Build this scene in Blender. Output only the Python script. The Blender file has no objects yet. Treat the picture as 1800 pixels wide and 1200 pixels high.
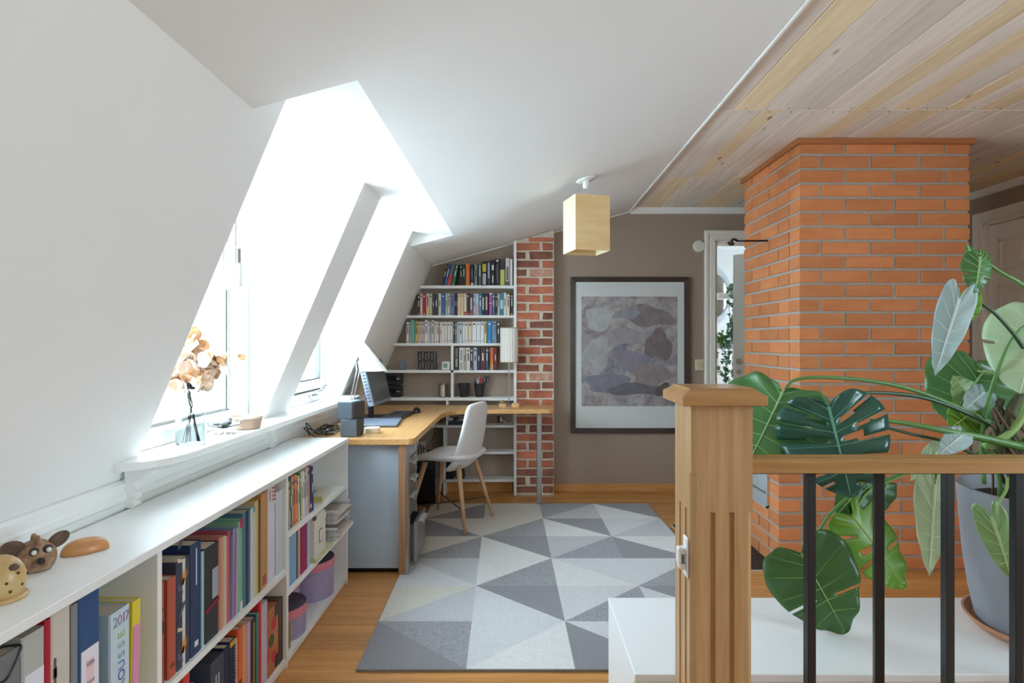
import bpy, bmesh, math, random
from mathutils import Vector, Matrix
random.seed(7)
S = bpy.context.scene
COL = S.collection
PI = math.pi

# ------------------------------------------------------------------ camera, world, light, exposure
cam_d = bpy.data.cameras.new('camera'); cam = bpy.data.objects.new('camera', cam_d); COL.objects.link(cam)
cam.location = (0, 0, 1.3); cam.rotation_euler = (PI/2, 0, 0)
cam_d.sensor_width = 36; cam_d.lens = 21.0; cam_d.shift_x = -13/1800; cam_d.clip_start = .05
S.camera = cam
S.view_settings.view_transform = 'Standard'; S.view_settings.look = 'None'
S.view_settings.gamma = 1; S.view_settings.use_curve_mapping = False
S.view_settings.exposure = 4.4
S.cycles.max_bounces = 10; S.cycles.diffuse_bounces = 6; S.cycles.glossy_bounces = 3; S.cycles.transmission_bounces = 8
S.cycles.transparent_max_bounces = 12; S.cycles.use_denoising = True
S.cycles.sample_clamp_indirect = 6; S.cycles.caustics_reflective = False; S.cycles.caustics_refractive = False
W = bpy.data.worlds.new('world'); S.world = W; W.use_nodes = True
bg = W.node_tree.nodes['Background']; bg.inputs[0].default_value = (.67, .86, 1.0, 1); bg.inputs[1].default_value = 1.0

def portal(name, loc, rot, sx, sy):
    l = bpy.data.lights.new(name, 'AREA'); l.shape = 'RECTANGLE'; l.size = sx; l.size_y = sy
    l.cycles.is_portal = True
    o = bpy.data.objects.new(name, l); COL.objects.link(o); o.location = loc; o.rotation_euler = rot
portal('daylight_portal', (-1.42, 2.36, 1.5), (0, -PI/2, 0), 1.2, 1.0)
portal('daylight_portal', (-1.42, 3.58, 1.5), (0, -PI/2, 0), 1.2, 1.0)

# ------------------------------------------------------------------ helpers
def lin(c):
    return c/12.92 if c <= .04045 else ((c+.055)/1.055)**2.4
def hx(s):
    s = s.lstrip('#'); return tuple(lin(int(s[i:i+2], 16)/255) for i in (0, 2, 4))
MC = {}
def mat(key, col='#cccccc', rough=.6, metal=0, var=0., scale=12, bump=0., bscale=None, col2=None, aniso=(1,1,1), rnd=0., spec=.5, sss=0, coat=0, sheen=0):
    """plain or mottled principled material; var mixes col2 in by noise, rnd shifts brightness per object"""
    if key in MC: return MC[key]
    m = bpy.data.materials.new(key); m.use_nodes = True; N = m.node_tree.nodes; L = m.node_tree.links
    b = N['Principled BSDF']; c = hx(col) if isinstance(col, str) else col
    b.inputs['Base Color'].default_value = (*c, 1); b.inputs['Roughness'].default_value = rough; b.inputs['Metallic'].default_value = metal
    b.inputs['Specular IOR Level'].default_value = spec
    if coat: b.inputs['Coat Weight'].default_value = coat; b.inputs['Coat Roughness'].default_value = .15
    if sheen: b.inputs['Sheen Weight'].default_value = sheen
    if var or bump or rnd:
        tc = N.new('ShaderNodeTexCoord'); mp = N.new('ShaderNodeMapping'); mp.inputs['Scale'].default_value = aniso
        L.new(tc.outputs['Object'], mp.inputs[0]); oi = N.new('ShaderNodeObjectInfo')
        mul = N.new('ShaderNodeVectorMath'); mul.operation = 'SCALE'; mul.inputs[0].default_value = (37, 17, 29); L.new(oi.outputs['Random'], mul.inputs['Scale'])
        add = N.new('ShaderNodeVectorMath'); L.new(mp.outputs[0], add.inputs[0]); L.new(mul.outputs[0], add.inputs[1])
        last = None
        if var:
            nz = N.new('ShaderNodeTexNoise'); nz.inputs['Scale'].default_value = scale; nz.inputs['Detail'].default_value = 5; nz.inputs['Roughness'].default_value = .6
            L.new(add.outputs[0], nz.inputs['Vector'])
            rp = N.new('ShaderNodeValToRGB'); rp.color_ramp.elements[0].position = .32; rp.color_ramp.elements[1].position = .68
            c2 = hx(col2) if col2 else tuple(v*.6 for v in c)
            rp.color_ramp.elements[0].color = (*[a*(1-var)+q*var for a, q in zip(c, c2)], 1); rp.color_ramp.elements[1].color = (*c, 1)
            L.new(nz.outputs['Fac'], rp.inputs[0]); last = rp.outputs[0]
        if rnd:
            hs = N.new('ShaderNodeHueSaturation'); mr = N.new('ShaderNodeMapRange'); L.new(oi.outputs['Random'], mr.inputs[0])
            mr.inputs[3].default_value = 1-rnd; mr.inputs[4].default_value = 1+rnd; L.new(mr.outputs[0], hs.inputs['Value'])
            if last: L.new(last, hs.inputs['Color'])
            else: hs.inputs['Color'].default_value = (*c, 1)
            last = hs.outputs[0]
        if last: L.new(last, b.inputs['Base Color'])
        if bump:
            n2 = N.new('ShaderNodeTexNoise'); n2.inputs['Scale'].default_value = bscale or scale*4; n2.inputs['Detail'].default_value = 4
            L.new(add.outputs[0], n2.inputs['Vector']); bp = N.new('ShaderNodeBump'); bp.inputs['Strength'].default_value = bump; bp.inputs['Distance'].default_value = .004
            L.new(n2.outputs['Fac'], bp.inputs['Height']); L.new(bp.outputs[0], b.inputs['Normal'])
    MC[key] = m; return m
def wood(key, c1, c2, axis=0, rough=.4, rnd=.1, stretch=14, scale=3, coat=0, knots=None):
    """grain stretched along one object axis, each board offset by its own random number"""
    if key in MC: return MC[key]
    m = bpy.data.materials.new(key); m.use_nodes = True; N = m.node_tree.nodes; L = m.node_tree.links; b = N['Principled BSDF']
    b.inputs['Roughness'].default_value = rough
    if coat: b.inputs['Coat Weight'].default_value = coat; b.inputs['Coat Roughness'].default_value = .2
    tc = N.new('ShaderNodeTexCoord'); mp = N.new('ShaderNodeMapping'); sc = [stretch]*3; sc[axis] = 1; mp.inputs['Scale'].default_value = sc
    L.new(tc.outputs['Object'], mp.inputs[0]); oi = N.new('ShaderNodeObjectInfo')
    mul = N.new('ShaderNodeVectorMath'); mul.operation = 'SCALE'; mul.inputs[0].default_value = (41, 23, 31); L.new(oi.outputs['Random'], mul.inputs['Scale'])
    add = N.new('ShaderNodeVectorMath'); L.new(mp.outputs[0], add.inputs[0]); L.new(mul.outputs[0], add.inputs[1])
    nz = N.new('ShaderNodeTexNoise'); nz.inputs['Scale'].default_value = scale; nz.inputs['Detail'].default_value = 6; nz.inputs['Roughness'].default_value = .62; nz.inputs['Distortion'].default_value = .4
    L.new(add.outputs[0], nz.inputs['Vector'])
    rp = N.new('ShaderNodeValToRGB'); e = rp.color_ramp.elements; e[0].position = .3; e[1].position = .7; e[0].color = (*hx(c2), 1); e[1].color = (*hx(c1), 1)
    L.new(nz.outputs['Fac'], rp.inputs[0]); last = rp.outputs[0]
    if knots:
        vo = N.new('ShaderNodeTexVoronoi'); vo.inputs['Scale'].default_value = 2.2; vo.feature = 'F1'
        mp2 = N.new('ShaderNodeMapping'); s2 = [3.2]*3; s2[axis] = 1.1; mp2.inputs['Scale'].default_value = s2; L.new(tc.outputs['Object'], mp2.inputs[0])
        ad2 = N.new('ShaderNodeVectorMath'); L.new(mp2.outputs[0], ad2.inputs[0]); L.new(mul.outputs[0], ad2.inputs[1]); L.new(ad2.outputs[0], vo.inputs['Vector'])
        kr = N.new('ShaderNodeValToRGB'); kr.color_ramp.elements[0].position = .035; kr.color_ramp.elements[1].position = .10
        kr.color_ramp.elements[0].color = (1, 1, 1, 1); kr.color_ramp.elements[1].color = (0, 0, 0, 1); L.new(vo.outputs['Distance'], kr.inputs[0])
        mx = N.new('ShaderNodeMix'); mx.data_type = 'RGBA'; L.new(kr.outputs[0], mx.inputs[0]); L.new(last, mx.inputs[6]); mx.inputs[7].default_value = (*hx(knots), 1)
        last = mx.outputs[2]
    hs = N.new('ShaderNodeHueSaturation'); mr = N.new('ShaderNodeMapRange'); L.new(oi.outputs['Random'], mr.inputs[0]); mr.inputs[3].default_value = 1-rnd; mr.inputs[4].default_value = 1+rnd
    L.new(mr.outputs[0], hs.inputs['Value']); L.new(last, hs.inputs['Color']); L.new(hs.outputs[0], b.inputs['Base Color'])
    bp = N.new('ShaderNodeBump'); bp.inputs['Strength'].default_value = .12; bp.inputs['Distance'].default_value = .002; L.new(nz.outputs['Fac'], bp.inputs['Height']); L.new(bp.outputs[0], b.inputs['Normal'])
    MC[key] = m; return m
def glass(key, col='#ffffff', rough=0., ior=1.18, thin=True):
    if key in MC: return MC[key]
    m = bpy.data.materials.new(key); m.use_nodes = True; N = m.node_tree.nodes; L = m.node_tree.links; b = N['Principled BSDF']
    if thin:
        N.remove(b); t = N.new('ShaderNodeBsdfTransparent'); t.inputs[0].default_value = (*hx(col), 1); g = N.new('ShaderNodeBsdfGlossy'); g.inputs['Roughness'].default_value = .02
        lw = N.new('ShaderNodeLayerWeight'); lw.inputs[0].default_value = .5; pw = N.new('ShaderNodeMath'); pw.operation = 'POWER'; pw.inputs[1].default_value = 5; L.new(lw.outputs['Facing'], pw.inputs[0]); fr = N.new('ShaderNodeMath'); fr.operation = 'MULTIPLY_ADD'; fr.inputs[1].default_value = .45; fr.inputs[2].default_value = .03; L.new(pw.outputs[0], fr.inputs[0]); mx = N.new('ShaderNodeMixShader'); L.new(fr.outputs[0], mx.inputs[0]); L.new(t.outputs[0], mx.inputs[1]); L.new(g.outputs[0], mx.inputs[2])
        L.new(mx.outputs[0], N['Material Output'].inputs[0])
    else:
        b.inputs['Base Color'].default_value = (*hx(col), 1); b.inputs['Transmission Weight'].default_value = 1; b.inputs['Roughness'].default_value = rough; b.inputs['IOR'].default_value = ior
    MC[key] = m; return m

WM = {}   # world matrices of the objects made here
def reg(o, parent=None, loc=(0, 0, 0), rot=None, m=None):
    COL.objects.link(o)
    mm = m if m is not None else Matrix.Translation(Vector(loc)) @ (rot.to_4x4() if rot is not None else Matrix())
    if parent is not None:
        o.parent = parent
    o.matrix_basis = mm
    WM[o.name] = (WM[parent.name] @ mm) if parent is not None else mm
    return o
def tag(o, label=None, cat=None, group=None, kind=None):
    if label: o['label'] = label
    if cat: o['category'] = cat
    if group: o['group'] = group
    if kind: o['kind'] = kind
    return o
def thing(name, label, cat, loc=(0, 0, 0), rz=0, group=None, kind=None, m=None):
    o = bpy.data.objects.new(name, None); o.empty_display_size = .05
    reg(o, None, m=m if m is not None else Matrix.Translation(Vector(loc)) @ Matrix.Rotation(rz, 4, 'Z'))
    return tag(o, label, cat, group, kind)
class MB:
    def __init__(s): s.v = []; s.f = []; s.mi = []; s.cur = 0; s.sm = []; s.smooth = False
    def add(s, vs, fs):
        n = len(s.v); s.v += [tuple(v) for v in vs]; s.f += [tuple(i+n for i in f) for f in fs]; s.mi += [s.cur]*len(fs); s.sm += [s.smooth]*len(fs); return s
    def box(s, x0, x1, y0, y1, z0, z1, m=None):
        vs = [Vector(p) for p in ((x0,y0,z0),(x1,y0,z0),(x1,y1,z0),(x0,y1,z0),(x0,y0,z1),(x1,y0,z1),(x1,y1,z1),(x0,y1,z1))]
        if m is not None: vs = [m @ v for v in vs]
        return s.add(vs, [(0,3,2,1),(4,5,6,7),(0,1,5,4),(1,2,6,5),(2,3,7,6),(3,0,4,7)])
    def bbox(s, x0, x1, y0, y1, z0, z1, b=.003, m=None):
        """box with chamfered edges"""
        vs = []; idx = {}
        for i, x in enumerate((x0, x1)):
            for j, y in enumerate((y0, y1)):
                for k, z in enumerate((z0, z1)):
                    sx, sy, sz = (1-2*i)*b, (1-2*j)*b, (1-2*k)*b
                    for a, p in enumerate(((x, y+sy, z+sz), (x+sx, y, z+sz), (x+sx, y+sy, z))):
                        idx[i,j,k,a] = len(vs); vs.append(Vector(p) if m is None else m @ Vector(p))
        F = []
        q = lambda *a: F.append(tuple(idx[t] for t in a))
        q((0,0,0,0),(0,0,1,0),(0,1,1,0),(0,1,0,0)); q((1,0,0,0),(1,1,0,0),(1,1,1,0),(1,0,1,0))
        q((0,0,0,1),(1,0,0,1),(1,0,1,1),(0,0,1,1)); q((0,1,0,1),(0,1,1,1),(1,1,1,1),(1,1,0,1))
        q((0,0,0,2),(0,1,0,2),(1,1,0,2),(1,0,0,2)); q((0,0,1,2),(1,0,1,2),(1,1,1,2),(0,1,1,2))
        for k in (0,1):
            for j in (0,1): q((0,j,k,1),(1,j,k,1),(1,j,k,2),(0,j,k,2))
            for i in (0,1): q((i,0,k,0),(i,1,k,0),(i,1,k,2),(i,0,k,2))
        for i in (0,1):
            for j in (0,1): q((i,j,0,0),(i,j,1,0),(i,j,1,1),(i,j,0,1))
        for i in (0,1):
            for j in (0,1):
                for k in (0,1): q((i,j,k,0),(i,j,k,1),(i,j,k,2))
        return s.add(vs, F)
    def prism(s, poly, z0, z1, axis='z', m=None):
        """polygon (u,v) extruded; axis z: (u,v,z), y: (u,z,v), x: (z,u,v)"""
        n = len(poly); t = {'z': lambda u, v, w: (u, v, w), 'y': lambda u, v, w: (u, w, v), 'x': lambda u, v, w: (w, u, v)}[axis]
        vs = [Vector(t(u, v, z0)) for u, v in poly]+[Vector(t(u, v, z1)) for u, v in poly]
        if m is not None: vs = [m @ v for v in vs]
        return s.add(vs, [tuple(range(n))[::-1], tuple(range(n, 2*n))]+[(i, (i+1) % n, n+(i+1) % n, n+i) for i in range(n)])
    def lathe(s, prof, n=24, m=None, cap=True, sx=1, sy=1):
        vs = []; k = len(prof)
        for r, z in prof:
            for i in range(n):
                a = 2*PI*i/n; p = Vector((r*math.cos(a)*sx, r*math.sin(a)*sy, z)); vs.append(m @ p if m is not None else p)
        fs = [(j*n+i, j*n+(i+1) % n, (j+1)*n+(i+1) % n, (j+1)*n+i) for j in range(k-1) for i in range(n)]
        if cap: fs += [tuple(range(n))[::-1], tuple((k-1)*n+i for i in range(n))]
        return s.add(vs, fs)
    def tube(s, pts, r, n=8, cap=True):
        pts = [Vector(p) for p in pts]; k = len(pts); rs = r if isinstance(r, (list, tuple)) else [r]*k; vs = []
        up = None
        for i, p in enumerate(pts):
            t = (pts[min(i+1, k-1)]-pts[max(i-1, 0)]).normalized()
            if up is None: up = Vector((0, 0, 1)) if abs(t.z) < .9 else Vector((1, 0, 0))
            a = t.cross(up).normalized(); bb = a.cross(t).normalized(); up = bb
            for j in range(n):
                q = 2*PI*j/n; vs.append(p+(a*math.cos(q)+bb*math.sin(q))*rs[i])
        fs = [(j*n+i, j*n+(i+1) % n, (j+1)*n+(i+1) % n, (j+1)*n+i) for j in range(k-1) for i in range(n)]
        if cap: fs += [tuple(range(n))[::-1], tuple((k-1)*n+i for i in range(n))]
        return s.add(vs, fs)
    def build(s, name, mats, parent=None, local=False, smooth=False, origin=None, m=None, weld=False):
        """link as one mesh object; world coordinates unless local; the origin goes to the base centre or to origin"""
        me = bpy.data.meshes.new(name); mats = mats if isinstance(mats, (list, tuple)) else [mats]
        vs = [Vector(v) for v in s.v]
        if parent is not None and not local:
            iv = WM[parent.name].inverted(); vs = [iv @ v for v in vs]
        if m is None:
            if origin is None:
                lo = [min(v[i] for v in vs) for i in range(3)]; hi = [max(v[i] for v in vs) for i in range(3)]
                origin = ((lo[0]+hi[0])/2, (lo[1]+hi[1])/2, lo[2])
            c = Vector(origin); vs = [v-c for v in vs]; m = Matrix.Translation(c)
        me.from_pydata([tuple(v) for v in vs], [], s.f)
        for q in mats: me.materials.append(q)
        for p, i, sm in zip(me.polygons, s.mi, s.sm): p.material_index = i; p.use_smooth = smooth or sm
        bm = bmesh.new(); bm.from_mesh(me); (bmesh.ops.remove_doubles(bm, verts=bm.verts, dist=1e-5) if weld else None); bmesh.ops.recalc_face_normals(bm, faces=bm.faces); bm.to_mesh(me); bm.free()
        me.update()
        o = bpy.data.objects.new(name, me)
        return reg(o, parent, m=m)
def auto(o, ang=35):
    me = o.data
    for p in me.polygons: p.use_smooth = True
    me.set_sharp_from_angle(angle=math.radians(ang)); return o
def bev(o, w=.003, seg=2):
    b = o.modifiers.new('bevel', 'BEVEL'); b.width = w; b.segments = seg; b.limit_method = 'ANGLE'; b.harden_normals = False; return o
def sub(o, lv=2):
    b = o.modifiers.new('sub', 'SUBSURF'); b.levels = lv; b.render_levels = lv
    for p in o.data.polygons: p.use_smooth = True
    return o
def solid(o, t, off=0):
    b = o.modifiers.new('solid', 'SOLIDIFY'); b.thickness = t; b.offset = off; return o
def px(x, y, Y):
    """world point seen at photo pixel x,y at distance Y in front of the camera"""
    return Vector(((x-913)*Y/1050, Y, 1.3+(600-y)*Y/1050))
def spline(pts, n=8):
    pts = [Vector(p) for p in pts]; out = []
    P = [pts[0]*2-pts[1]]+pts+[pts[-1]*2-pts[-2]]
    for i in range(1, len(P)-2):
        a, b, c, d = P[i-1:i+3]
        for k in range(n):
            t = k/n; out.append(.5*((2*b)+(c-a)*t+(2*a-5*b+4*c-d)*t*t+(3*b-a-3*c+d)*t**3))
    return out+[pts[-1]]
def copy_tree(o, m=None, parent=None):
    c = o.copy(); COL.objects.link(c); c.parent = parent
    if m is not None: c.matrix_basis = m
    WM[c.name] = c.matrix_basis.copy() if parent is None else WM[parent.name] @ c.matrix_basis
    for ch in o.children: copy_tree(ch, None, c)
    return c
def text_part(body, size, mt, parent, m, name='lettering', depth=.0004):
    cu = bpy.data.curves.new('lettering', 'FONT'); cu.body = body; cu.size = size; cu.extrude = depth; cu.align_x = 'CENTER'; cu.align_y = 'CENTER'
    t = bpy.data.objects.new('tmp', cu); COL.objects.link(t); dg = bpy.context.evaluated_depsgraph_get()
    me = bpy.data.meshes.new_from_object(t.evaluated_get(dg)); bpy.data.objects.remove(t); bpy.data.curves.remove(cu)
    me.materials.clear(); me.materials.append(mt)
    o = bpy.data.objects.new(name, me); return reg(o, parent, m=m)
ORD = 'first second third fourth fifth sixth seventh eighth ninth tenth eleventh twelfth thirteenth fourteenth fifteenth sixteenth seventeenth eighteenth nineteenth twentieth'.split()
def nth(i):
    if i < 20: return ORD[i]
    tens = {2: 'twenty', 3: 'thirty', 4: 'forty'}[(i+1)//10]; u = (i+1) % 10
    return {2: 'twentieth', 3: 'thirtieth', 4: 'fortieth'}[(i+1)//10] if u == 0 else tens+'-'+ORD[u-1]

# ------------------------------------------------------------------ shared materials
white = mat('white_paint', '#f4f4f2', .6, var=.03, scale=3)
whitegloss = mat('white_gloss_paint', '#f2f2ef', .3)
cab_white = mat('white_cabinet', '#eeeeec', .4)
brown_wall = mat('brown_wallpaper', '#a69484', .75, var=.25, scale=90, bump=.15, bscale=160, col2='#938272')
oak_floor = wood('oak_floor', '#d49a59', '#b47a40', 0, .28, .16, 16, 2.5, coat=.15)
oak_trim = wood('oak_trim', '#dba66c', '#c48d4c', 0, .45, .05)
oak_post = wood('oak_post', '#c8a276', '#ab8354', 2, .38, .03, 22, 2.2)
oak_rail = wood('oak_rail', '#bd9058', '#9b7040', 0, .35, .03, 22, 2.2)
beech = wood('beech_top', '#e3b377', '#cc9658', 1, .32, .05, 18, 3)
pine_pale = wood('limed_pine_pale', '#efe4d8', '#dccdbd', 1, .6, .09, 18, 2, knots='#8f7c6c')
pine_warm = wood('limed_pine_warm', '#f0dcba', '#dfc49c', 1, .6, .08, 18, 2, knots='#8a6a48')
steel = mat('brushed_steel', '#b9b9b8', .33, 1, var=.15, scale=3, aniso=(40, 40, 1))
chrome = mat('chrome', '#d8d8d8', .12, 1)
black_metal = mat('black_metal', '#1b1b1d', .38, var=.3, scale=20)
black_plastic = mat('black_plastic', '#141416', .4)
dark_grey = mat('dark_grey_plastic', '#3c3f44', .45)
paper = mat('paper', '#e8e2d4', .8, var=.15, scale=4, aniso=(1, 1, 60))
clear = glass('clear_glass')
# ------------------------------------------------------------------ the room shell
def quadobj(name, polys, mt, label, cat, parent=None):
    b = MB()
    for p in polys: b.add(p, [tuple(range(len(p)))])
    o = b.build(name, mt, parent, weld=True)
    return tag(o, label, cat, kind='structure') if parent is None else o
YB, YR, XR = 5.18, -2.6, 3.546          # back wall, wall behind the camera, right wall
ZK, XK, ZD, XE, ZC = 1.960, -.757, 2.041, -.46, 2.455
def sX(z): return XK+.4517*(z-ZK)        # steep lower roof slope
def uZ(x): return ZD+.273*(x-XE)         # shallow upper slope
XT = .955
DN, DF = 1.695, 4.16                     # the dormer recess in the upper slope
XW = -1.29                               # plane of the windows
st = lambda y, z: (sX(z), y, z)
bays = [((1.915, 1.84), (2.85, 2.78)), ((3.14, 3.10), (4.09, 4.01))]
z0 = .84
quadobj('wall_left', [
    [st(YR, z0), st(1.915, z0), st(1.915, .93), st(1.84, ZD), st(DN, ZD), st(DN, ZK), st(YR, ZK)],
    [st(2.85, .93), st(3.14, .93), st(3.10, ZD), st(2.78, ZD)],
    [st(4.09, z0), st(YB, z0), st(YB, ZK), st(DF, ZK), st(DF, ZD), st(4.01, ZD), st(4.09, .93)],
    ] + [[(XW, yb, .90), (sX(.90), yb, .90), st(yb, .93), st(yt, ZD), (XW, yt, ZD)] for bay in bays for yb, yt in bay]
    + [[(-1.25, YR, 0), (-1.25, YB, 0), (-1.25, YB, .86), (-1.25, YR, .86)]],
    white, 'white sloping mansard wall with two window recesses above the bookcase', 'wall')
quadobj('ceiling', [
    [(XK, YR, ZK), (XT, YR, uZ(XT)), (XT, DN, uZ(XT)), (XE, DN, ZD), (XK, DN, ZK)],
    [(XE, DN, ZD), (XT, DN, uZ(XT)), (XT, DF, uZ(XT)), (XE, DF, ZD)],
    [(XK, DF, ZK), (XE, DF, ZD), (XT, DF, uZ(XT)), (XT, YB, uZ(XT)), (XK, YB, ZK)],
    [(XK, DN, ZK), (XE, DN, ZD), (sX(ZD), DN, ZD)], [(XK, DF, ZK), (XE, DF, ZD), (sX(ZD), DF, ZD)],
    [(XW-.1, DN, ZD), (sX(ZD), DN, ZD), (XE, DN, ZD), (XE, DF, ZD), (sX(ZD), DF, ZD), (XW-.1, DF, ZD)],
    [(XT, YR, uZ(XT)), (XT, DN, uZ(XT)), (XT, DF, uZ(XT)), (XT, YB, uZ(XT)), (XT, YB, ZC+.02), (XT, YR, ZC+.02)]],
    white, 'smooth white shallow sloping ceiling with a raised dormer recess', 'ceiling')
# roof side fill between and around the two windows
b = MB()
for y0, y1 in ((1.5, 1.9), (2.80, 3.12), (4.04, 4.4)): b.box(XW-.10, XW-.02, y0, y1, .6, 2.12)
b.box(XW-.10, XW-.02, 1.9, 4.04, .6, .90)
b.box(XW-.10, XW-.02, 1.9, 4.04, 2.036, 2.12)
tag(b.build('wall_dormer', white), 'white dormer front framing the two windows', 'wall', kind='structure')

# boarded flat ceiling on the right
cb = quadobj('ceiling', [[(XT, YR, ZC+.02), (XR, YR, ZC+.02), (XR, YB, ZC+.02), (XT, YB, ZC+.02)]], mat('board_gap', '#3a2f26', .9), 'limed pine boarded ceiling above the brick chimney', 'ceiling')
rs = random.Random(5); x = XT+.004; i = 0
ws = [.111, .142, .095, .095, .113, .144, .108, .09]
cw = [0, 0, 1, 0, 0, 0, 1, 0]
while x < XR-.03:
    w = ws[i % 8]*(1 if i < 8 else rs.uniform(.9, 1.15)); x1 = min(x+w, XR)
    segs = [(YR, .35), (.35, 2.98)]+([(2.98, 4.20), (4.20, YB)] if i in (1, 2, 3, 5, 6, 9, 12) else [(2.98, YB)])
    for y0, y1 in segs:
        mt = pine_warm if rs.random() < (.72 if cw[i % 8] else .22) else pine_pale
        gp = rs.choice((.0008, .0012, .0022)); MB().bbox(x+gp, x1-gp, y0+.001, y1-.001, ZC-rs.uniform(0, .0025), ZC+.018, .0022).build('board', mt, cb)
    x = x1; i += 1
b = MB()
for r, yy in ((0, 2.958), (0, 3.002)):
    xx = XT+.03
    while xx < XR-.05:
        b.lathe([(.0028, ZC-.0034), (.0028, ZC+.002)], 6, Matrix.Translation((xx, yy, 0))); xx += rs.uniform(.07, .14)
b.build('nail_head', mat('nail', '#4a4038', .6), cb)['kind'] = 'stuff'
# back wall with doorway
DX0, DX1, DZ = 1.69, 2.53, 2.172
b = MB(); YT = YB+.14
b.prism([(-1.75, 0), (DX0, 0), (DX0, 2.6), (-1.75, 2.6)], YB, YT, 'y')
b.prism([(DX1, 0), (XR+.1, 0), (XR+.1, 2.6), (DX1, 2.6)], YB, YT, 'y'); b.prism([(DX0, DZ), (DX1, DZ), (DX1, 2.6), (DX0, 2.6)], YB, YT, 'y')
tag(b.build('wall_back', brown_wall), 'taupe brown papered end wall behind the picture and shelves', 'wall', kind='structure')
WY0, WY1, WZ0, WZ1 = -.7, .7, .85, 2.1
RY0, RY1, RZ = 3.68, 4.563, 2.195
b = MB()
b.box(XR, XR+.1, RY1, YB+.1, 0, 2.6).box(XR, XR+.1, YR, WY0, 0, 2.6).box(XR, XR+.1, WY1, RY0, 0, 2.6).box(XR, XR+.1, WY0, WY1, 0, WZ0).box(XR, XR+.1, WY0, WY1, WZ1, 2.6).box(XR, XR+.1, RY0, RY1, RZ, 2.6)
tag(b.build('wall_right', brown_wall), 'brown papered side wall around the panelled door', 'wall', kind='structure')
# wall behind the camera
b = MB(); yr = YR
b.box(-1.8, XR+.1, yr-.1, yr, 0, 2.6)
tag(b.build('wall_rear', white), 'plain white wall behind the viewer', 'wall', kind='structure')
rw = thing('window_3', 'wide white window added unseen in the side wall as fill light', 'window', (XR, (WY0+WY1)/2, WZ0), kind='structure')  # window added out of view to fill the room with daylight
b = MB()
for ya_, yb_, za_, zb_ in ((WY0, WY1, WZ0, WZ0+.05), (WY0, WY1, WZ1-.05, WZ1), (WY0, WY0+.05, WZ0, WZ1), (WY1-.05, WY1, WZ0, WZ1), ((WY0+WY1)/2-.03, (WY0+WY1)/2+.03, WZ0, WZ1)): b.box(XR+.02, XR+.08, ya_, yb_, za_, zb_)
b.build('window_frame', whitegloss, rw)
portal('daylight_portal', (XR+.12, (WY0+WY1)/2, (WZ0+WZ1)/2), (0, PI/2, 0), WZ1-WZ0, WY1-WY0)

# floor: oak strips on a slab
fl = MB().box(-1.75, XR+.1, YR, YB+.1, -.12, -.012).build('floor', mat('floor_joint', '#5d3b1c', .8))
tag(fl, 'oak strip parquet floor under the rug and desk', 'floor', kind='structure')
rs = random.Random(3); y = 1.62; k = 0
while y < YB-.005:
    w = .075; y1 = min(y+w, YB); x = -1.0 if y < 3.2 else -1.24
    first = True
    while x < XR-.01:
        ln = rs.uniform(.5, 1.6) if first else rs.uniform(1.0, 2.1); first = False
        x1 = XR if XR-(x+ln) < .35 else x+ln
        MB().box(x+.0006, x1-.0006, y+.0006, y1-.0006, -.012, -rs.uniform(0, .0006)).build('plank', oak_floor, fl); x = x1
    y = y1; k += 1
MB().box(-1.24, XR, YR, 1.62, -.012, -.0005).build('near_boards', oak_floor, fl)
# trims
def trim(n, label, b, mt): return tag(b.build('trim_%d' % n, mt), label, 'trim', kind='structure')
crown = [(0, 0), (.03, 0), (.045, .02), (.05, .05), (0, .05)]
b = MB(); b.prism([(YB-u, ZC-.052+v) for u, v in crown], XT+.005, XR, 'x'); trim(1, 'white cornice strip above the brown end wall', b, whitegloss)
b = MB(); b.prism([(XR-u, ZC-.052+v) for u, v in crown], YR, YB, 'y'); trim(2, 'white cornice strip above the panelled door wall', b, whitegloss)
b = MB(); b.box(XT-.006, XT+.004, YR, YB, uZ(XT)-.008, ZC-.001); trim(3, 'thin white strip where boards meet the sloping ceiling', b, whitegloss)
b = MB(); L = Vector((XK, YB-.004, ZK)); R = Vector((XT, YB-.004, uZ(XT)))
b.tube([L+Vector((0, 0, -.004)), R+Vector((0, 0, -.004))], .006, 6); trim(4, 'slim white bead along the sloped top of the end wall', b, whitegloss)
b = MB(); b.bbox(.30, DX0-.09, YB-.018, YB, 0, .068, .003); 
tag(b.build('baseboard_back', oak_trim), 'oak skirting board under the framed picture', 'skirting', kind='structure')
b = MB(); b.bbox(-1.2, -.06, YB-.018, YB, 0, .09, .003)
tag(b.build('baseboard_back', oak_trim), 'oak skirting board behind the wall shelves', 'skirting', kind='structure')
# moulded apron under the window sill
ap = thing('trim_5', 'white moulded apron board with scrolled brackets under the window sill', 'trim', (-1.23, 2.5, .6), kind='structure')
MB().prism([(-1.25, .55), (-1.228, .55), (-1.228, .80), (-1.222, .806), (-1.222, .826), (-1.228, .832), (-1.228, .858), (-1.236, .866), (-1.25, .866)], YR, 5.17, 'y').build('apron_board', whitegloss, ap)
for yb in (1.875, 2.93):
    prof = [(-1.228, .782), (-1.203, .782), (-1.196, .79), (-1.203, .80), (-1.192, .812), (-1.202, .826), (-1.190, .84), (-1.202, .854), (-1.180, .872), (-1.15, .893), (-1.125, .904), (-1.228, .904)]
    MB().prism(prof, yb-.017, yb+.017, 'y').build('bracket', whitegloss, ap)
prof = [(1.90, .904), (1.90, .872), (1.93, .868), (1.96, .884), (1.985, .872), (2.02, .872), (2.05, .886), (2.10, .904)]
MB().prism(prof, -1.228, -1.212, 'x').build('bracket', whitegloss, ap)
sill = MB()
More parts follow.
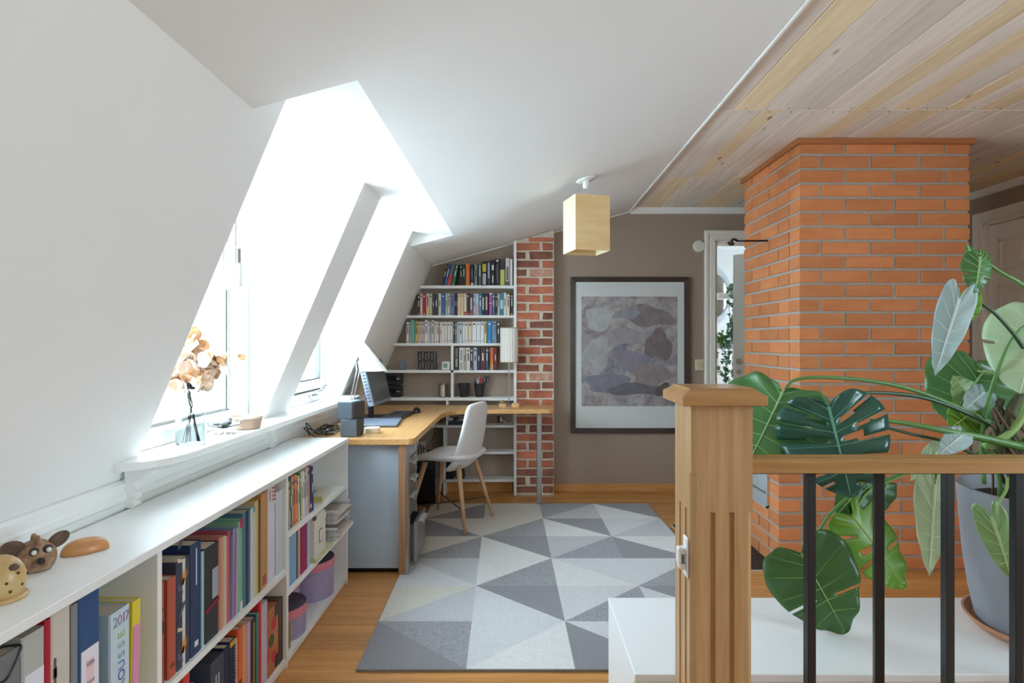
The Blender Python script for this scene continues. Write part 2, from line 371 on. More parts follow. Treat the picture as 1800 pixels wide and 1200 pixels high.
out = [(XW, 1.80), (-1.215, 1.80), (-1.205, 1.803), (-1.17, 1.83), (-1.135, 1.87), (-1.115, 1.92), (-1.105, 1.98), (-1.10, 2.05), (-1.095, 3.95), (-1.095, 4.10), (-1.105, 4.118), (-1.12, 4.125), (XW, 4.125)]
sill.prism(out, .904, .93); so = bev(sill.build('window_sill', whitegloss), .006, 3)
tag(so, 'long white window sill with rounded ends above the bookcase', 'window sill', kind='structure')

# windows
def window(n, y0, y1, open_deg, label):
    w = thing('window_%d' % n, label, 'window', (XW, (y0+y1)/2, .93), kind='structure')
    xf0, xf1 = XW-.07, XW+.02; zb, zt = .93, 2.036
    MB().bbox(xf0, xf1, y0, y1, zb, zb+.055, .004).bbox(xf0, xf1, y0, y1, zt-.05, zt, .004).bbox(xf0, xf1, y0, y0+.05, zb+.055, zt-.05, .004).bbox(xf0, xf1, y1-.05, y1, zb+.055, zt-.05, .004).build('window_frame', whitegloss, w)
    # glazing stop inside the frame
    MB().box(xf0, xf0+.02, y0+.05, y1-.05, zb+.055, zb+.068).box(xf0, xf0+.02, y1-.062, y1-.05, zb+.055, zt-.05).build('glazing_stop', mat('seal', '#77746f', .7), w)
    ya, yc, za, zc = y0+.056, y1-.056, zb+.066, zt-.056
    M0 = Matrix.Translation((XW-.03, 0, zc)) @ Matrix.Rotation(math.radians(open_deg), 4, 'Y') @ Matrix.Translation((-(XW-.03), 0, -zc))
    s = MB(); q = .06
    for a in ((ya, yc, za, za+q), (ya, yc, zc-q, zc), (ya, ya+q, za+q, zc-q), (yc-q, yc, za+q, zc-q)):
        s.bbox(XW-.065, XW-.012, a[0], a[1], a[2], a[3], .005, M0)
    sash = s.build('sash', whitegloss, w)
    MB().box(XW-.042, XW-.036, ya+q-.005, yc-q+.005, za+q-.005, zc-q+.005, M0).build('pane', clear, w)
    g = MB()
    for a in ((ya+q, yc-q, za+q, za+q+.008), (ya+q, ya+q+.008, za+q, zc-q), (yc-q-.008, yc-q, za+q, zc-q)): g.box(XW-.05, XW-.02, *a, M0)
    g.build('gasket', mat('gasket', '#5c5c5a', .7), w)
    return w, M0, za, ya, yc
w, M0, za, ya, yc = window(1, 1.91, 2.80, 16, 'open white casement window behind the dried flowers')
# open stay, handle and hinge plate of the open sash
MB().tube([M0 @ Vector((XW-.01, 2.02, za+.03)), M0 @ Vector((XW+.03, 2.02, za+.03)), M0 @ Vector((XW+.035, 2.03, za+.16)), M0 @ Vector((XW+.03, 2.05, za+.18))], [.012, .012, .011, .009], 8).build('window_handle', whitegloss, w, smooth=True)
MB().box(XW-.055, XW-.045, 2.738, 2.748, .99, 1.62).tube([(XW-.02, 2.735, 1.05), (XW-.06, 2.735, 1.22), M0 @ Vector((XW-.03, 2.735, 1.35))], .006, 6).lathe([(.012, -.004), (.012, .004)], 12, Matrix.Translation((XW-.02, 2.735, 1.05)) @ Matrix.Rotation(PI/2, 4, 'X')).build('hinge_stay', mat('galvanised', '#a9aba8', .4, .6), w)
w2, M2, za2, ya2, yc2 = window(2, 3.11, 4.04, 0, 'closed white casement window beside the desk lamp')
MB().bbox(XW+.02, XW+.04, 3.60, 3.70, .955, .985, .004).tube([(XW+.04, 3.64, .985), (XW+.055, 3.66, .995), (XW+.055, 3.72, .995), (XW+.05, 3.76, 1.02), (XW+.05, 3.84, 1.022)], .008, 8).build('window_handle', mat('satin_metal', '#c9c9c6', .3, .8), w2, smooth=True)

# ------------------------------------------------------------------ doors
def door_casing(b, x0, x1, zt, y):      # moulded casing around a doorway in the back wall
    for u0, u1, d in ((0, .008, .018), (.008, .03, .026), (.03, .05, .018), (.05, .07, .024), (.07, .076, .018), (.076, .088, .03)):
        b.box(x0-.088+u0, x0-.088+u1, y-d, y, 0, zt+.088-u1).box(x1+.088-u1, x1+.088-u0, y-d, y, 0, zt+.088-u1).box(x0-.088+u0, x1+.088-u0, y-d, y, zt+.088-u1, zt+.088-u0)
door_white = mat('door_cream', '#f6f1e7', .4)
d1 = thing('door_1', 'white framed open doorway to the bright room behind the chimney', 'door', (DX0, YB, 0), kind='structure')
b = MB(); door_casing(b, DX0, DX1, DZ, YB); b.box(DX0+.001, DX0+.02, YB-.012, YT+.02, 0, DZ-.021).box(DX1-.02, DX1-.001, YB-.01, YT+.02, 0, DZ-.021).box(DX0+.001, DX1-.001, YB-.010, YT+.02, DZ-.02, DZ-.001)
b.build('door_frame', door_white, d1)
hm = Matrix.Translation((2.50, YT+.02, .01)) @ Matrix.Rotation(math.radians(180-46), 4, 'Z')
lf = MB().box(0, .60, 0, .04, 0, 2.12, hm)
for z0_, z1_ in ((.15, .75), (.9, 2.0)):
    for x0_ in (.07, .33): lf.box(x0_, x0_+.2, -.006, .046, z0_, z1_, hm)
lf.build('door_leaf', whitegloss, d1)
MB().lathe([(.028, -.004), (.028, .004)], 16, hm @ Matrix.Translation((.54, .048, 1.10)) @ Matrix.Rotation(PI/2, 4, 'X')).tube([hm @ Vector((.54, .05, 1.10)), hm @ Vector((.54, .085, 1.10)), hm @ Vector((.46, .09, 1.10))], .009, 8).lathe([(.024, -.004), (.024, .004)], 16, hm @ Matrix.Translation((.54, .048, 1.0)) @ Matrix.Rotation(PI/2, 4, 'X')).build('door_handle', mat('nickel', '#b8ab98', .3, .9), d1)
# panelled door in the right wall
d2 = thing('door_2', 'cream panelled door in the side wall behind the plant', 'door', (XR, RY1, 0), kind='structure')
b = MB(); o_ = .088
for u0, u1, dd in ((0, .008, .018), (.008, .03, .026), (.03, .05, .018), (.05, .07, .024), (.07, .076, .018), (.076, .088, .03)):
    b.box(XR-dd, XR, RY1+o_-u1, RY1+o_-u0, 0, RZ+o_-u1).box(XR-dd, XR, RY0-o_+u0, RY0-o_+u1, 0, RZ+o_-u1).box(XR-dd, XR, RY0-o_+u0, RY1+o_-u0, RZ+o_-u1, RZ+o_-u0)
b.box(XR-.005, XR+.08, RY1-.015, RY1, 0, RZ).box(XR-.005, XR+.08, RY0, RY0+.015, 0, RZ).box(XR-.005, XR+.08, RY0, RY1, RZ-.012, RZ)
b.box(XR+.085, XR+.099, RY0-.02, RY1+.02, 0, RZ+.02)  # unseen backing panel added to block daylight leaking around the leaf
b.build('door_frame', door_white, d2)
MB().box(XR+.022, XR+.06, RY0+.018, RY1-.019, .01, RZ-.018).build('door_leaf', door_white, d2)
for yy0, yy1 in ((RY0+.13, (RY0+RY1)/2-.05), ((RY0+RY1)/2+.05, RY1-.13)):
    for zz0, zz1 in ((.2, .75), (.9, 1.32), (1.42, 1.72), (1.82, 2.06)):
        p = MB(); e = .022
        for a in ((yy0, yy1, zz0, zz0+e), (yy0, yy1, zz1-e, zz1), (yy0, yy0+e, zz0, zz1), (yy1-e, yy1, zz0, zz1)): p.bbox(XR+.010, XR+.024, *a, .004)
        p.bbox(XR+.016, XR+.024, yy0+.05, yy1-.05, zz0+.05, zz1-.05, .005); p.build('door_panel', door_white, d2)

# ------------------------------------------------------------------ brick chimney with fireplace
BR = {}
def brick_mesh(key, sx, sy, sz, mt, rough):
    k = (key, round(sx, 3), round(sy, 3), round(sz, 3))
    if k not in BR: BR[k] = []
    if len(BR[k]) < 3:
        rr = random.Random(len(BR)*7+len(BR[k])); b = MB().bbox(-sx/2, sx/2, -sy/2, sy/2, 0, sz, .0035)
        b.v = [tuple(c+rr.uniform(-rough, rough) for c in v) for v in b.v]
        me = bpy.data.meshes.new('brick'); me.from_pydata(b.v, [], b.f); me.materials.append(mt)
        bm = bmesh.new(); bm.from_mesh(me); bmesh.ops.recalc_face_normals(bm, faces=bm.faces); bm.to_mesh(me); bm.free()
        BR[k].append(me); return me
    return random.choice(BR[k])
def brick(parent, key, mt, x0, x1, y0, y1, z0, z1, rough=.001):
    me = brick_mesh(key, x1-x0, y1-y0, z1-z0, mt, rough); o = bpy.data.objects.new('brick', me)
    loc = Vector(((x0+x1)/2, (y0+y1)/2, z0)); return reg(o, parent, m=Matrix.Translation(WM[parent.name].inverted() @ loc))
brick_o = mat('orange_brick', '#d48a57', .8, var=.55, scale=5, bump=.35, bscale=70, col2='#bf6a3a', aniso=(1, 1, 3), rnd=.13)
mortar = mat('grey_mortar', '#b3aba1', .95, var=.4, scale=60, bump=.6, bscale=150)
CX0, CX1, CY, CYB, BX0 = 1.593, 2.565, 3.40, 4.235, 1.473
ch = thing('chimney', 'orange brick chimney breast rising to the boarded ceiling', 'fireplace', (2.0, 3.8, 0))
c_ = .0816; jt = .015; PT = .2833; ZTOP = ZC-.03
m_in = .007
b = MB().box(CX0+m_in, CX1-m_in, CY+m_in, CYB-m_in, 0, ZTOP)
b.build('mortar', mortar, ch)
rs = random.Random(11); stuffr = MB()
row = 0; z = .004
while z < ZTOP-.02:
    zt = min(z+c_-jt, ZTOP); base = row < 10; xl = BX0 if base else CX0
    # front face, bricks starting from the left corner
    off = .5 if row % 2 else 1.0
    x = xl; x1 = xl+(PT*(.43 if (row % 2 == 0) else .92) if not base else PT*(.9 if row % 2 else .47)) - jt/2
    cornerx = x1
    while x < CX1-.02:
        if CX1-x1 < .05: x1 = CX1
        corner = (x == xl)
        brick(ch, 'f', brick_o, x, min(x1, CX1), CY+rs.uniform(-.0015, .0015), CY+(.118 if not corner else (.118 if row % 2 or not base else .118)), z, zt)
        x = x1+jt; x1 = x+PT-jt
        if x1 > CX1: x1 = CX1
    # left face, behind the corner brick
    y = CY+.118+jt; first = (.268-.118-jt) if row % 2 == 0 else .268
    y1 = y+first
    while y < CYB-.03:
        y1 = min(y1, CYB)
        if CYB-y1 < .04: y1 = CYB
        hole = base and row >= 4 and y1 > 3.56
        if hole:
            if y < 3.54: brick(ch, 'l', brick_o, xl, xl+.118, y, 3.54, z, zt)
        else:
            brick(ch, 'l', brick_o, xl+rs.uniform(-.0015, .0015), xl+.118, y, y1, z, zt)
        y = y1+jt; y1 = y+PT-jt
    # right face: joined
    y = CY+.118+jt; y1 = y+(.268 if row % 2 == 0 else .135)
    while y < CYB-.03:
        y1 = min(y1, CYB); stuffr.bbox(CX1-.11, CX1, y, y1, z, zt, .003); y = y1+jt; y1 = y+PT-jt
    z += c_; row += 1
o = stuffr.build('side_bricks', brick_o, ch); o['kind'] = 'stuff'
ZB = .004+10*c_
# base block left of the stack, with the fire opening
b = MB(); b.box(BX0+m_in, CX0+m_in-.001, CY+m_in, 3.534, 0, ZB-.0125).box(BX0+m_in, CX0+m_in-.001, 3.535, CYB-m_in, 0, .322).box(BX0+.001, CX0-.001, CY+.001, CYB, ZB-.012, ZB)
b.build('mortar', mortar, ch)
b = MB().box(BX0-.006, BX0+.10, 3.54, 3.556, .31, ZB-.02).box(BX0-.006, BX0+.10, 3.54, CYB-.05, .305, .325).box(BX0-.006, BX0+.01, CYB-.066, CYB-.05, .31, ZB-.02)
b.build('fire_frame', mat('fire_frame', '#d9dcdd', .35, .5), ch)
fb = mat('fire_clay', '#b9bcbd', .85, var=.3, scale=8)
for i in range(3):
    for j in range(2): MB().bbox(CX0-.004, CX0+.006, 3.56+i*.21, 3.56+i*.21+.205, .33+j*.16, .33+j*.16+.155, .002).build('firebrick', fb, ch)
MB().bbox(CX0-.02, CX0+.006, 3.56, 4.19, .66, ZB-.02, .004).build('dark_top_panel', mat('dark_mottle', '#2e2b28', .9, var=.6, scale=14, col2='#8a7f70'), ch)  # dark mottled panel across the top of the fire opening
b = MB(); e = .018
b.box(CX0-e, CX1+e, CY-e, CY-.001, ZTOP-.004, ZC-.003).box(CX0-e, CX0-.001, CY-.0005, CYB+e, ZTOP-.004, ZC-.003).box(CX1+.001, CX1+e, CY-.0005, CYB+e, ZTOP-.004, ZC-.003)
b.build('wood_cornice', wood('cornice_wood', '#b9733f', '#9a5a2c', 0, .5, .03), ch)
# iron hook on its left face
ih = thing('iron_hook', 'dark wrought iron rod hook on the left side of the chimney', 'hook', (1.593, 3.83, 1.946))
iron = mat('wrought_iron', '#3b312a', .5, .7, var=.4, scale=30)
MB().tube([(1.5915, 3.83, 1.946), (1.40, 3.83, 1.944)], .006, 8).build('rod', iron, ih, smooth=True)
MB().tube(spline([(1.40, 3.83, 1.944), (1.375, 3.83, 1.955), (1.36, 3.83, 1.94), (1.372, 3.83, 1.925), (1.352, 3.83, 1.922), (1.338, 3.83, 1.938)], 4), [.008]*21, 8).build('hook_end', iron, ih, smooth=True)
# tiled hearth plate on the floor
hp = thing('hearth_plate', 'black mosaic tiled hearth on the floor beside the fireplace', 'hearth', (1.27, 3.8, 0))
MB().box(1.075, BX0-.002, 3.385, 4.22, .0, .006).build('grout', mat('grout', '#c9c6bf', .9), hp)
b = MB(); tmat = mat('black_tile', '#2b2a2b', .45, var=.5, scale=14)
for i in range(8):
    for j in range(17):
        b.bbox(1.078+i*.0492, 1.078+i*.0492+.0462, 3.388+j*.0490, 3.388+j*.0490+.046, .003, .009, .001)
b.build('mosaic_tile', tmat, hp)['kind'] = 'stuff'

# ------------------------------------------------------------------ old brick pilaster on the end wall
old_b = mat('old_red_brick', '#c9785a', .9, var=.9, scale=9, bump=.7, bscale=60, col2='#965743', rnd=.16)
old_b2 = mat('old_burnt_brick', '#9c604c', .9, var=.9, scale=12, bump=.7, bscale=60, col2='#6b4738', rnd=.15)
old_b3 = mat('old_limed_brick', '#bd6f54', .95, var=.7, scale=22, bump=.8, bscale=60, col2='#d2c3ae', rnd=.12)
lime = mat('old_lime_mortar', '#ddd3c2', .95, var=.45, scale=25, bump=.9, bscale=70, col2='#a8977e')
bp_ = thing('brick_pilaster', 'rough old red brick pilaster with thick pale mortar beside the shelves', 'brick pillar', (.12, 5.1, 0))
PX0, PX1, PY = -.035, .292, 5.062
ztop = lambda x: uZ(x)-.004
MB().prism([(PX0, 0), (PX1, 0), (PX1, ztop(PX1)), (PX0, ztop(PX0))], PY+.004, YB-.002, 'y').build('mortar', lime, bp_)
rs = random.Random(21); z = .016; row = 0
while z < 2.2:
    h = .058; splits = [(PX0+.006, PX0+.205), (PX0+.228, PX1-.004)] if row % 2 == 0 else [(PX0+.004, PX0+.092), (PX0+.118, PX1-.008)]
    for x0, x1 in splits:
        zt = z+h
        if z+h > ztop(x0)-.004:
            if z+.03 > ztop(x0): continue
            zt = ztop(x0)-.006
        a, c = x0+rs.uniform(-.004, .008), x1+rs.uniform(-.008, .003)
        brick(bp_, 'o', rs.choice((old_b, old_b, old_b, old_b, old_b2, old_b2, old_b3)), a, c, PY-rs.uniform(.0, .007), PY+.05, z+rs.uniform(-.003, .003), zt, .0035)
    z += .0735; row += 1

# ------------------------------------------------------------------ newel post, rail, balusters
PF, PB_, PL, PRt = 1.38, 1.522, .397, .539
nw = thing('newel_post', 'square oak newel post with fluted faces and moulded cap', 'newel post', (.468, 1.451, 0))
b = MB()
# body with stopped flutes cut into the front and left faces
def fluted(b, plane):
    zs0, zs1 = -.25, 1.153
    return b
c1 = [ (PL+.0, PF+.0) ]
segs_f = [PL, PL+.044, PL+.056, PL+.086, PL+.098, PRt]          # front flutes
prof = []
fl_d = .007
prof += [(PL+.012, PF), (PL+.044, PF), (PL+.047, PF+fl_d), (PL+.053, PF+fl_d), (PL+.056, PF), (PL+.088, PF), (PL+.091, PF+fl_d), (PL+.097, PF+fl_d), (PL+.100, PF), (PRt-.010, PF), (PRt, PF+.010)]
prof += [(PRt, PB_), (PL, PB_)]
for t in (.095, .045): prof += [(PL, PF+t+.007), (PL+fl_d, PF+t+.004), (PL+fl_d, PF+t-.004), (PL, PF+t-.007)]
prof += [(PL, PF+.012)]
b.prism(prof, -.3, .905)
b.prism([(PL, PF), (PRt, PF), (PRt, PB_), (PL, PB_)], .995, 1.153)
# stops: flutes end rounded, corner chamfer runs higher
prof2 = [(PL+.012, PF), (PRt, PF), (PRt, PB_), (PL, PB_), (PL, PF+.012)]
b.prism(prof2, .905, .995)
b.build('post_body', oak_post, nw)
o_ = .0256; b = MB()
b.bbox(PL-o_, PRt+o_, PF-o_, PB_+o_, 1.153, 1.177, .002)
x0, x1, y0, y1 = PL-o_, PRt+o_, PF-o_, PB_+o_; i_ = .020
vs = [(x0+.003, y0+.003, 1.177), (x1-.003, y0+.003, 1.177), (x1-.003, y1-.003, 1.177), (x0+.003, y1-.003, 1.177), (x0+i_, y0+i_, 1.188), (x1-i_, y0+i_, 1.188), (x1-i_, y1-i_, 1.188), (x0+i_, y1-i_, 1.188),
      (x0+i_+.002, y0+i_+.002, 1.192), (x1-i_-.002, y0+i_+.002, 1.192), (x1-i_-.002, y1-i_-.002, 1.192), (x0+i_+.002, y1-i_-.002, 1.192)]
b.add(vs, [(0, 1, 5, 4), (1, 2, 6, 5), (2, 3, 7, 6), (3, 0, 4, 7), (4, 5, 9, 8), (5, 6, 10, 9), (6, 7, 11, 10), (7, 4, 8, 11), (8, 9, 10, 11), (3, 2, 1, 0)])
b.build('post_cap', wood('oak_cap', '#c4945a', '#a5763f', 0, .3, .02, 18, 2.4, coat=.3), nw)
lt = thing('gate_latch', 'small white metal gate latch on the left face of the newel post', 'latch', (PL, 1.42, .79))
wl = mat('white_enamel', '#e9e9e6', .3)
MB().bbox(PL-.006, PL, 1.395, 1.43, .745, .84, .003).build('plate', wl, lt)
MB().bbox(PL-.022, PL-.005, 1.40, 1.425, .80, .815, .003).bbox(PL-.024, PL-.016, 1.40, 1.425, .775, .815, .003).bbox(PL-.022, PL-.005, 1.40, 1.425, .765, .777, .003).build('catch', wl, lt)
MB().tube([(PL-.013+.005*math.cos(t*.9), 1.412+.005*math.sin(t*.9), .778+t*.0004) for t in range(55)], .0012, 5).build('spring', chrome, lt)
rl = MB(); pr = [(1.418, .987), (1.484, .987), (1.484, 1.012), (1.476, 1.021), (1.426, 1.021), (1.418, 1.012)]
rl.prism(pr, PRt, 2.4, 'x')
rr = thing('stair_railing', 'oak handrail on square black iron balusters beside the newel post', 'railing', (1.4, 1.45, 0))
rl.build('handrail', oak_rail, rr)
MB().box(PRt, 2.4, 1.438, 1.464, .981, .987).build('rail_strip', black_metal, rr)
for i in range(10):
    xc = .705+i*.1675; r_ = .0105
    MB().bbox(xc-r_, xc+r_, 1.451-r_, 1.451+r_, -.2, .981, .0012, Matrix.Translation((xc, 1.451, 0)) @ Matrix.Rotation((.2, -.45, .1, .0)[i % 4]*.6, 4, 'Z') @ Matrix.Translation((-xc, -1.451, 0))).build('baluster', black_metal, rr)
# low white cabinet beyond the railing
lc = thing('low_cabinet', 'low white box bench beyond the railing carrying the plant pot', 'cabinet', (1.4, 1.9, 0))
LX, LY0, LY1, LZ = .319, 1.651, 2.147, .38
MB().bbox(LX, 3.0, LY0, LY1, LZ-.022, LZ, .002).build('top_board', mat('white_top', '#eceded', .35), lc)
MB().box(LX+.001, 2.99, LY0+.012, LY1-.002, 0, LZ-.022).build('body', cab_white, lc)
# ------------------------------------------------------------------ books
import colorsys
def cname(h):
    r, g, b = (int(h[i:i+2], 16)/255 for i in (1, 3, 5)); H, S_, V = colorsys.rgb_to_hsv(r, g, b); H *= 360
    if V < .2: return 'black'
    if S_ < .12: return 'white' if V > .88 else 'pale grey' if V > .7 else 'grey' if V > .42 else 'dark grey'
    if V > .8 and S_ < .3: return 'cream' if 20 < H < 70 else 'pale pink' if (H > 300 or H <= 20) else 'pale green' if H < 170 else 'pale blue' if H < 250 else 'pale lilac'
    n = 'red' if H < 14 or H > 345 else 'orange' if H < 36 else 'yellow' if H < 64 else 'green' if H < 165 else 'teal' if H < 195 else 'blue' if H < 250 else 'purple' if H < 290 else 'pink'
    if n == 'orange' and (V < .75 or S_ < .45): n = 'brown' if V < .6 else 'tan'
    return ('dark ' if V < .45 else 'light ' if (V > .7 and S_ < .4) else '')+n
def bmat(h): return mat('book_'+h, h, .5, var=.12, scale=25)
def mark_mat(h): return mat('ink_'+h, h, .55)
def book(label, loc, t, d, h, col, rz=0., lean=0., marks=(), group=None, name='book', cat='book', page='#e6dfd0', board=.0022, slump=0):
    """spine at local y=0 looking along -y; t thick (x), d deep (y), h tall (z); marks: (z0,z1,width fraction,colour)"""
    c = min(board, t*.2)
    pl = [(-t/2, .003), (-t/2+min(.003, t*.3), 0), (t/2-min(.003, t*.3), 0), (t/2, .003), (t/2, d), (t/2-c, d), (t/2-c, c+.001), (-t/2+c, c+.001), (-t/2+c, d), (-t/2, d)]
    # a leaning book pivots on the lower edge it leans over
    piv = Matrix.Translation((math.copysign(t/2, lean) if lean else 0, 0, 0))
    m = Matrix.Translation(Vector(loc)) @ Matrix.Rotation(rz, 4, 'Z') @ piv @ Matrix.Rotation(lean, 4, 'Y') @ piv.inverted()
    o = tag(MB().prism(pl, 0, h).build(name, bmat(col), m=m), label, cat, group)
    MB().box(-t/2+c, t/2-c, c+.001, d-.003, .003, h-.003).build('pages', mat('page_'+page, page, .8, var=.2, scale=6, aniso=(90, 1, 1)), o, local=True)
    for z0_, z1_, wf, mc in marks:
        MB().box(-t/2*wf, t/2*wf, -.0006, .0008, z0_*h, z1_*h).build('spine_print', mark_mat(mc), o, local=True)
    return o
rb = random.Random(99)
INKL, INKD = '#e9e7e0', '#2b2b2e'
def auto_marks(col):
    lum = sum(int(col[i:i+2], 16)*w for i, w in ((1, .3), (3, .59), (5, .11)))
    ink = INKD if lum > 130 else INKL; k = rb.random(); out = []
    if k < .75: out.append((.42, rb.uniform(.62, .8), .28, ink))
    if k > .3: out.append((.84, .9, .5, ink))
    if k > .5: out.append((.05, .09, .4, ink))
    return out

# ------------------------------------------------------------------ built-in wall shelves on the end wall
SY = 5.048                               # front edge of the shelves
ws_ = thing('wall_shelving', 'white built-in wall shelves between the roof slope and the brick pilaster', 'shelving', (-.5, 5.1, 0))
sc = 1050/SY
def zpx(y): return 1.3+(600-y)/sc
def xpx(x): return (x-913)/sc
shelf_tops = {}
def shelf(i, y_top, y_bot, x0, x1):
    zt = zpx(y_top); zb = zpx(y_bot)
    if y_top < 600: zt, zb = zpx(y_top), zpx(y_bot)
    b = MB().bbox(x0, x1, SY, YB-.002, zb, zt, .0015)
    if x0 < -.85 and zt > .9:   # scribed to the roof slope
        b = MB().prism([(sX(zb)+.004, zb), (x1, zb), (x1, zt), (sX(zt)+.004, zt)], SY, YB-.002, 'y')
    b.build('shelf', cab_white, ws_); shelf_tops[i] = zt
UX0, UX1 = xpx(903), xpx(908)
shelf(1, 501.5, 506.5, -2, UX0); shelf(2, 554, 558.5, -2, UX0); shelf(3, 603, 607.5, -2, UX0)
shelf(4, 650.5, 655, -2, UX0); shelf(5, 698.5, 704, -2, UX0)
shelf(6, 747, 751.5, xpx(700), UX0); shelf(7, 793.5, 798, xpx(700), UX0); shelf(8, 842.5, 847, xpx(700), UX0)
MB().prism([(UX0, 0), (UX1, 0), (UX1, uZ(UX1)-.006), (UX0, uZ(UX0)-.006)], SY-.003, YB-.002, 'y').build('upright', cab_white, ws_)
MB().bbox(xpx(792.6), xpx(797), SY, YB-.002, shelf_tops[5], shelf_tops[3]-.02, .001).build('upright', cab_white, ws_)
MB().bbox(xpx(784), xpx(787.5), SY+.005, YB-.002, shelf_tops[6], shelf_tops[5]-.026, .001).build('upright', cab_white, ws_)
MB().bbox(xpx(779), xpx(783), SY, YB-.002, 0, shelf_tops[6]-.02, .001).build('upright', cab_white, ws_)
def row(shelf_i, x_off, xs, items, ybase, ytop, where, group, depth=.115):
    """items: (crop x0, crop x1, colour[, crop top[, lean]]) measured on an enlargement of the shelf"""
    n = len(items); prev = -9
    for i, it in enumerate(items):
        x0, x1, col = it[:3]; tp = it[3] if len(it) > 3 and it[3] else ytop+rb.uniform(-4, 8); lean = it[4] if len(it) > 4 else 0
        X0, X1 = xpx(x_off+x0/xs), xpx(x_off+x1/xs)
        if not lean: X0 = max(X0, prev+.0004)
        t = max(X1-X0-.0006, .006); prev = X0+t if not lean else prev
        h = (ybase-tp)/xs/sc; mk = it[5] if len(it) > 5 else auto_marks(col)
        kind = 'paperback book' if h < .19 else 'book'
        lab = '%s %s, %s from the left on %s' % (cname(col), kind, nth(i), where)
        book(lab, ((X0+X1)/2, SY+.008+rb.uniform(0, .006), shelf_tops[shelf_i]), t, depth, h, col, 0, lean, mk, group)
Ln = .205
row(1, 760, 12, [(192, 236, '#35302f', 285, Ln), (240, 297, '#35558f', 285, Ln), (302, 386, '#6b6a70', 285, Ln, [(.02, .5, .95, '#c8434a')]), (398, 458, '#2f7a5c', 285, Ln),
    (575, 630, '#333437', 292), (635, 690, '#2f3b3a', 290), (700, 786, '#d97a38', 278, 0, []), (805, 866, '#30353f', 292, 0, [(.02, .13, .95, '#e0d5c8'), (.3, .8, .2, '#8b93a0')]),
    (880, 946, '#7b8a8a', 288), (970, 1032, '#5f666c', 280), (1048, 1140, '#39392f', 232, 0, [(.58, .9, .9, '#c9bf3a'), (.05, .5, .8, '#b8b8ba')]), (1150, 1228, '#2d3348', 236, 0, [(.3, .95, .5, '#9ea9c8')]),
    (1235, 1312, '#2b2c2d', 196, 0, [(.6, .8, .6, '#d8d8d2'), (.1, .4, .3, '#d8d8d2')]), (1320, 1422, '#26272b', 176, 0, [(.9, .96, .5, '#e8e8e8'), (.15, .8, .12, '#8d8f98')]),
    (1430, 1526, '#3a4440', 202, 0, [(.02, .62, .95, '#c3c763')]), (1540, 1626, '#d9c9ca', 160, 0, [(.2, .68, .45, '#5a5a60'), (.0, .16, .97, '#6e6468')]), (1636, 1690, '#e9e4da', 178, 0, [])],
    740, 280, 'the top wall shelf', 'books on the top wall shelf')
row(2, 720, 9.474, [(125, 170, '#4a2e2c', 110), (172, 210, '#e5e0d8'), (212, 268, '#b5242c'), (270, 322, '#ddd8c4', 95, 0, [(.0, .4, .9, '#d8cf8a'), (.42, .9, .35, '#4a4a44')]), (326, 368, '#e0d2c0'), (370, 412, '#4d4d48'), (415, 470, '#37404a'),
    (474, 524, '#ddd6c8'), (528, 586, '#3f6a9c'), (590, 625, '#b9c4c4'), (628, 672, '#d8cfbe'), (675, 740, '#6f86b4'), (743, 768, '#39394a'), (772, 795, '#4f4540'), (797, 850, '#e6cfae', 98, 0, [(.86, .92, .3, '#4a4038')]), (852, 900, '#e4c8a2', 98, 0, [(.86, .92, .3, '#4a4038')]),
    (902, 948, '#e8d6bc', 98, 0, [(.0, .17, .95, '#c8504a')]), (952, 992, '#3a3838'), (996, 1055, '#5e3a48', 95, 0, [(.25, .8, .5, '#c9b8c0'), (.0, .22, .95, '#a04858')]), (1060, 1094, '#b7d3dc'), (1096, 1150, '#c9b0bc', 95, 0, [(.5, .98, .9, '#b9d0e2')]), (1152, 1200, '#5a84a8'),
    (1203, 1245, '#23404a', 88, 0, [(.25, .8, .55, '#d9d2b8')]), (1250, 1308, '#3b2c34', 92, 0, [(.25, .85, .5, '#c8b8b0')]), (1322, 1370, '#b45ab0', 88, 0, [(.53, .56, 1, '#f0e8f0'), (.94, 1, 1, '#f0e8f0')]), (1374, 1420, '#5b6c80'), (1424, 1460, '#27343c'),
    (1463, 1500, '#c8c0b0'), (1503, 1560, '#3c86a8', 92, 0, [(.3, .7, .95, '#a8d0dc')]), (1565, 1612, '#ddd9cc', 85), (1615, 1668, '#e6dcc8', 112), (1680, 1725, '#2f2d2d', 92)],
    460, 96, 'the second wall shelf', 'books on the second wall shelf')
wm_ = [(.82, .9, .55, '#4a4844'), (.08, .16, .25, '#77716c')]
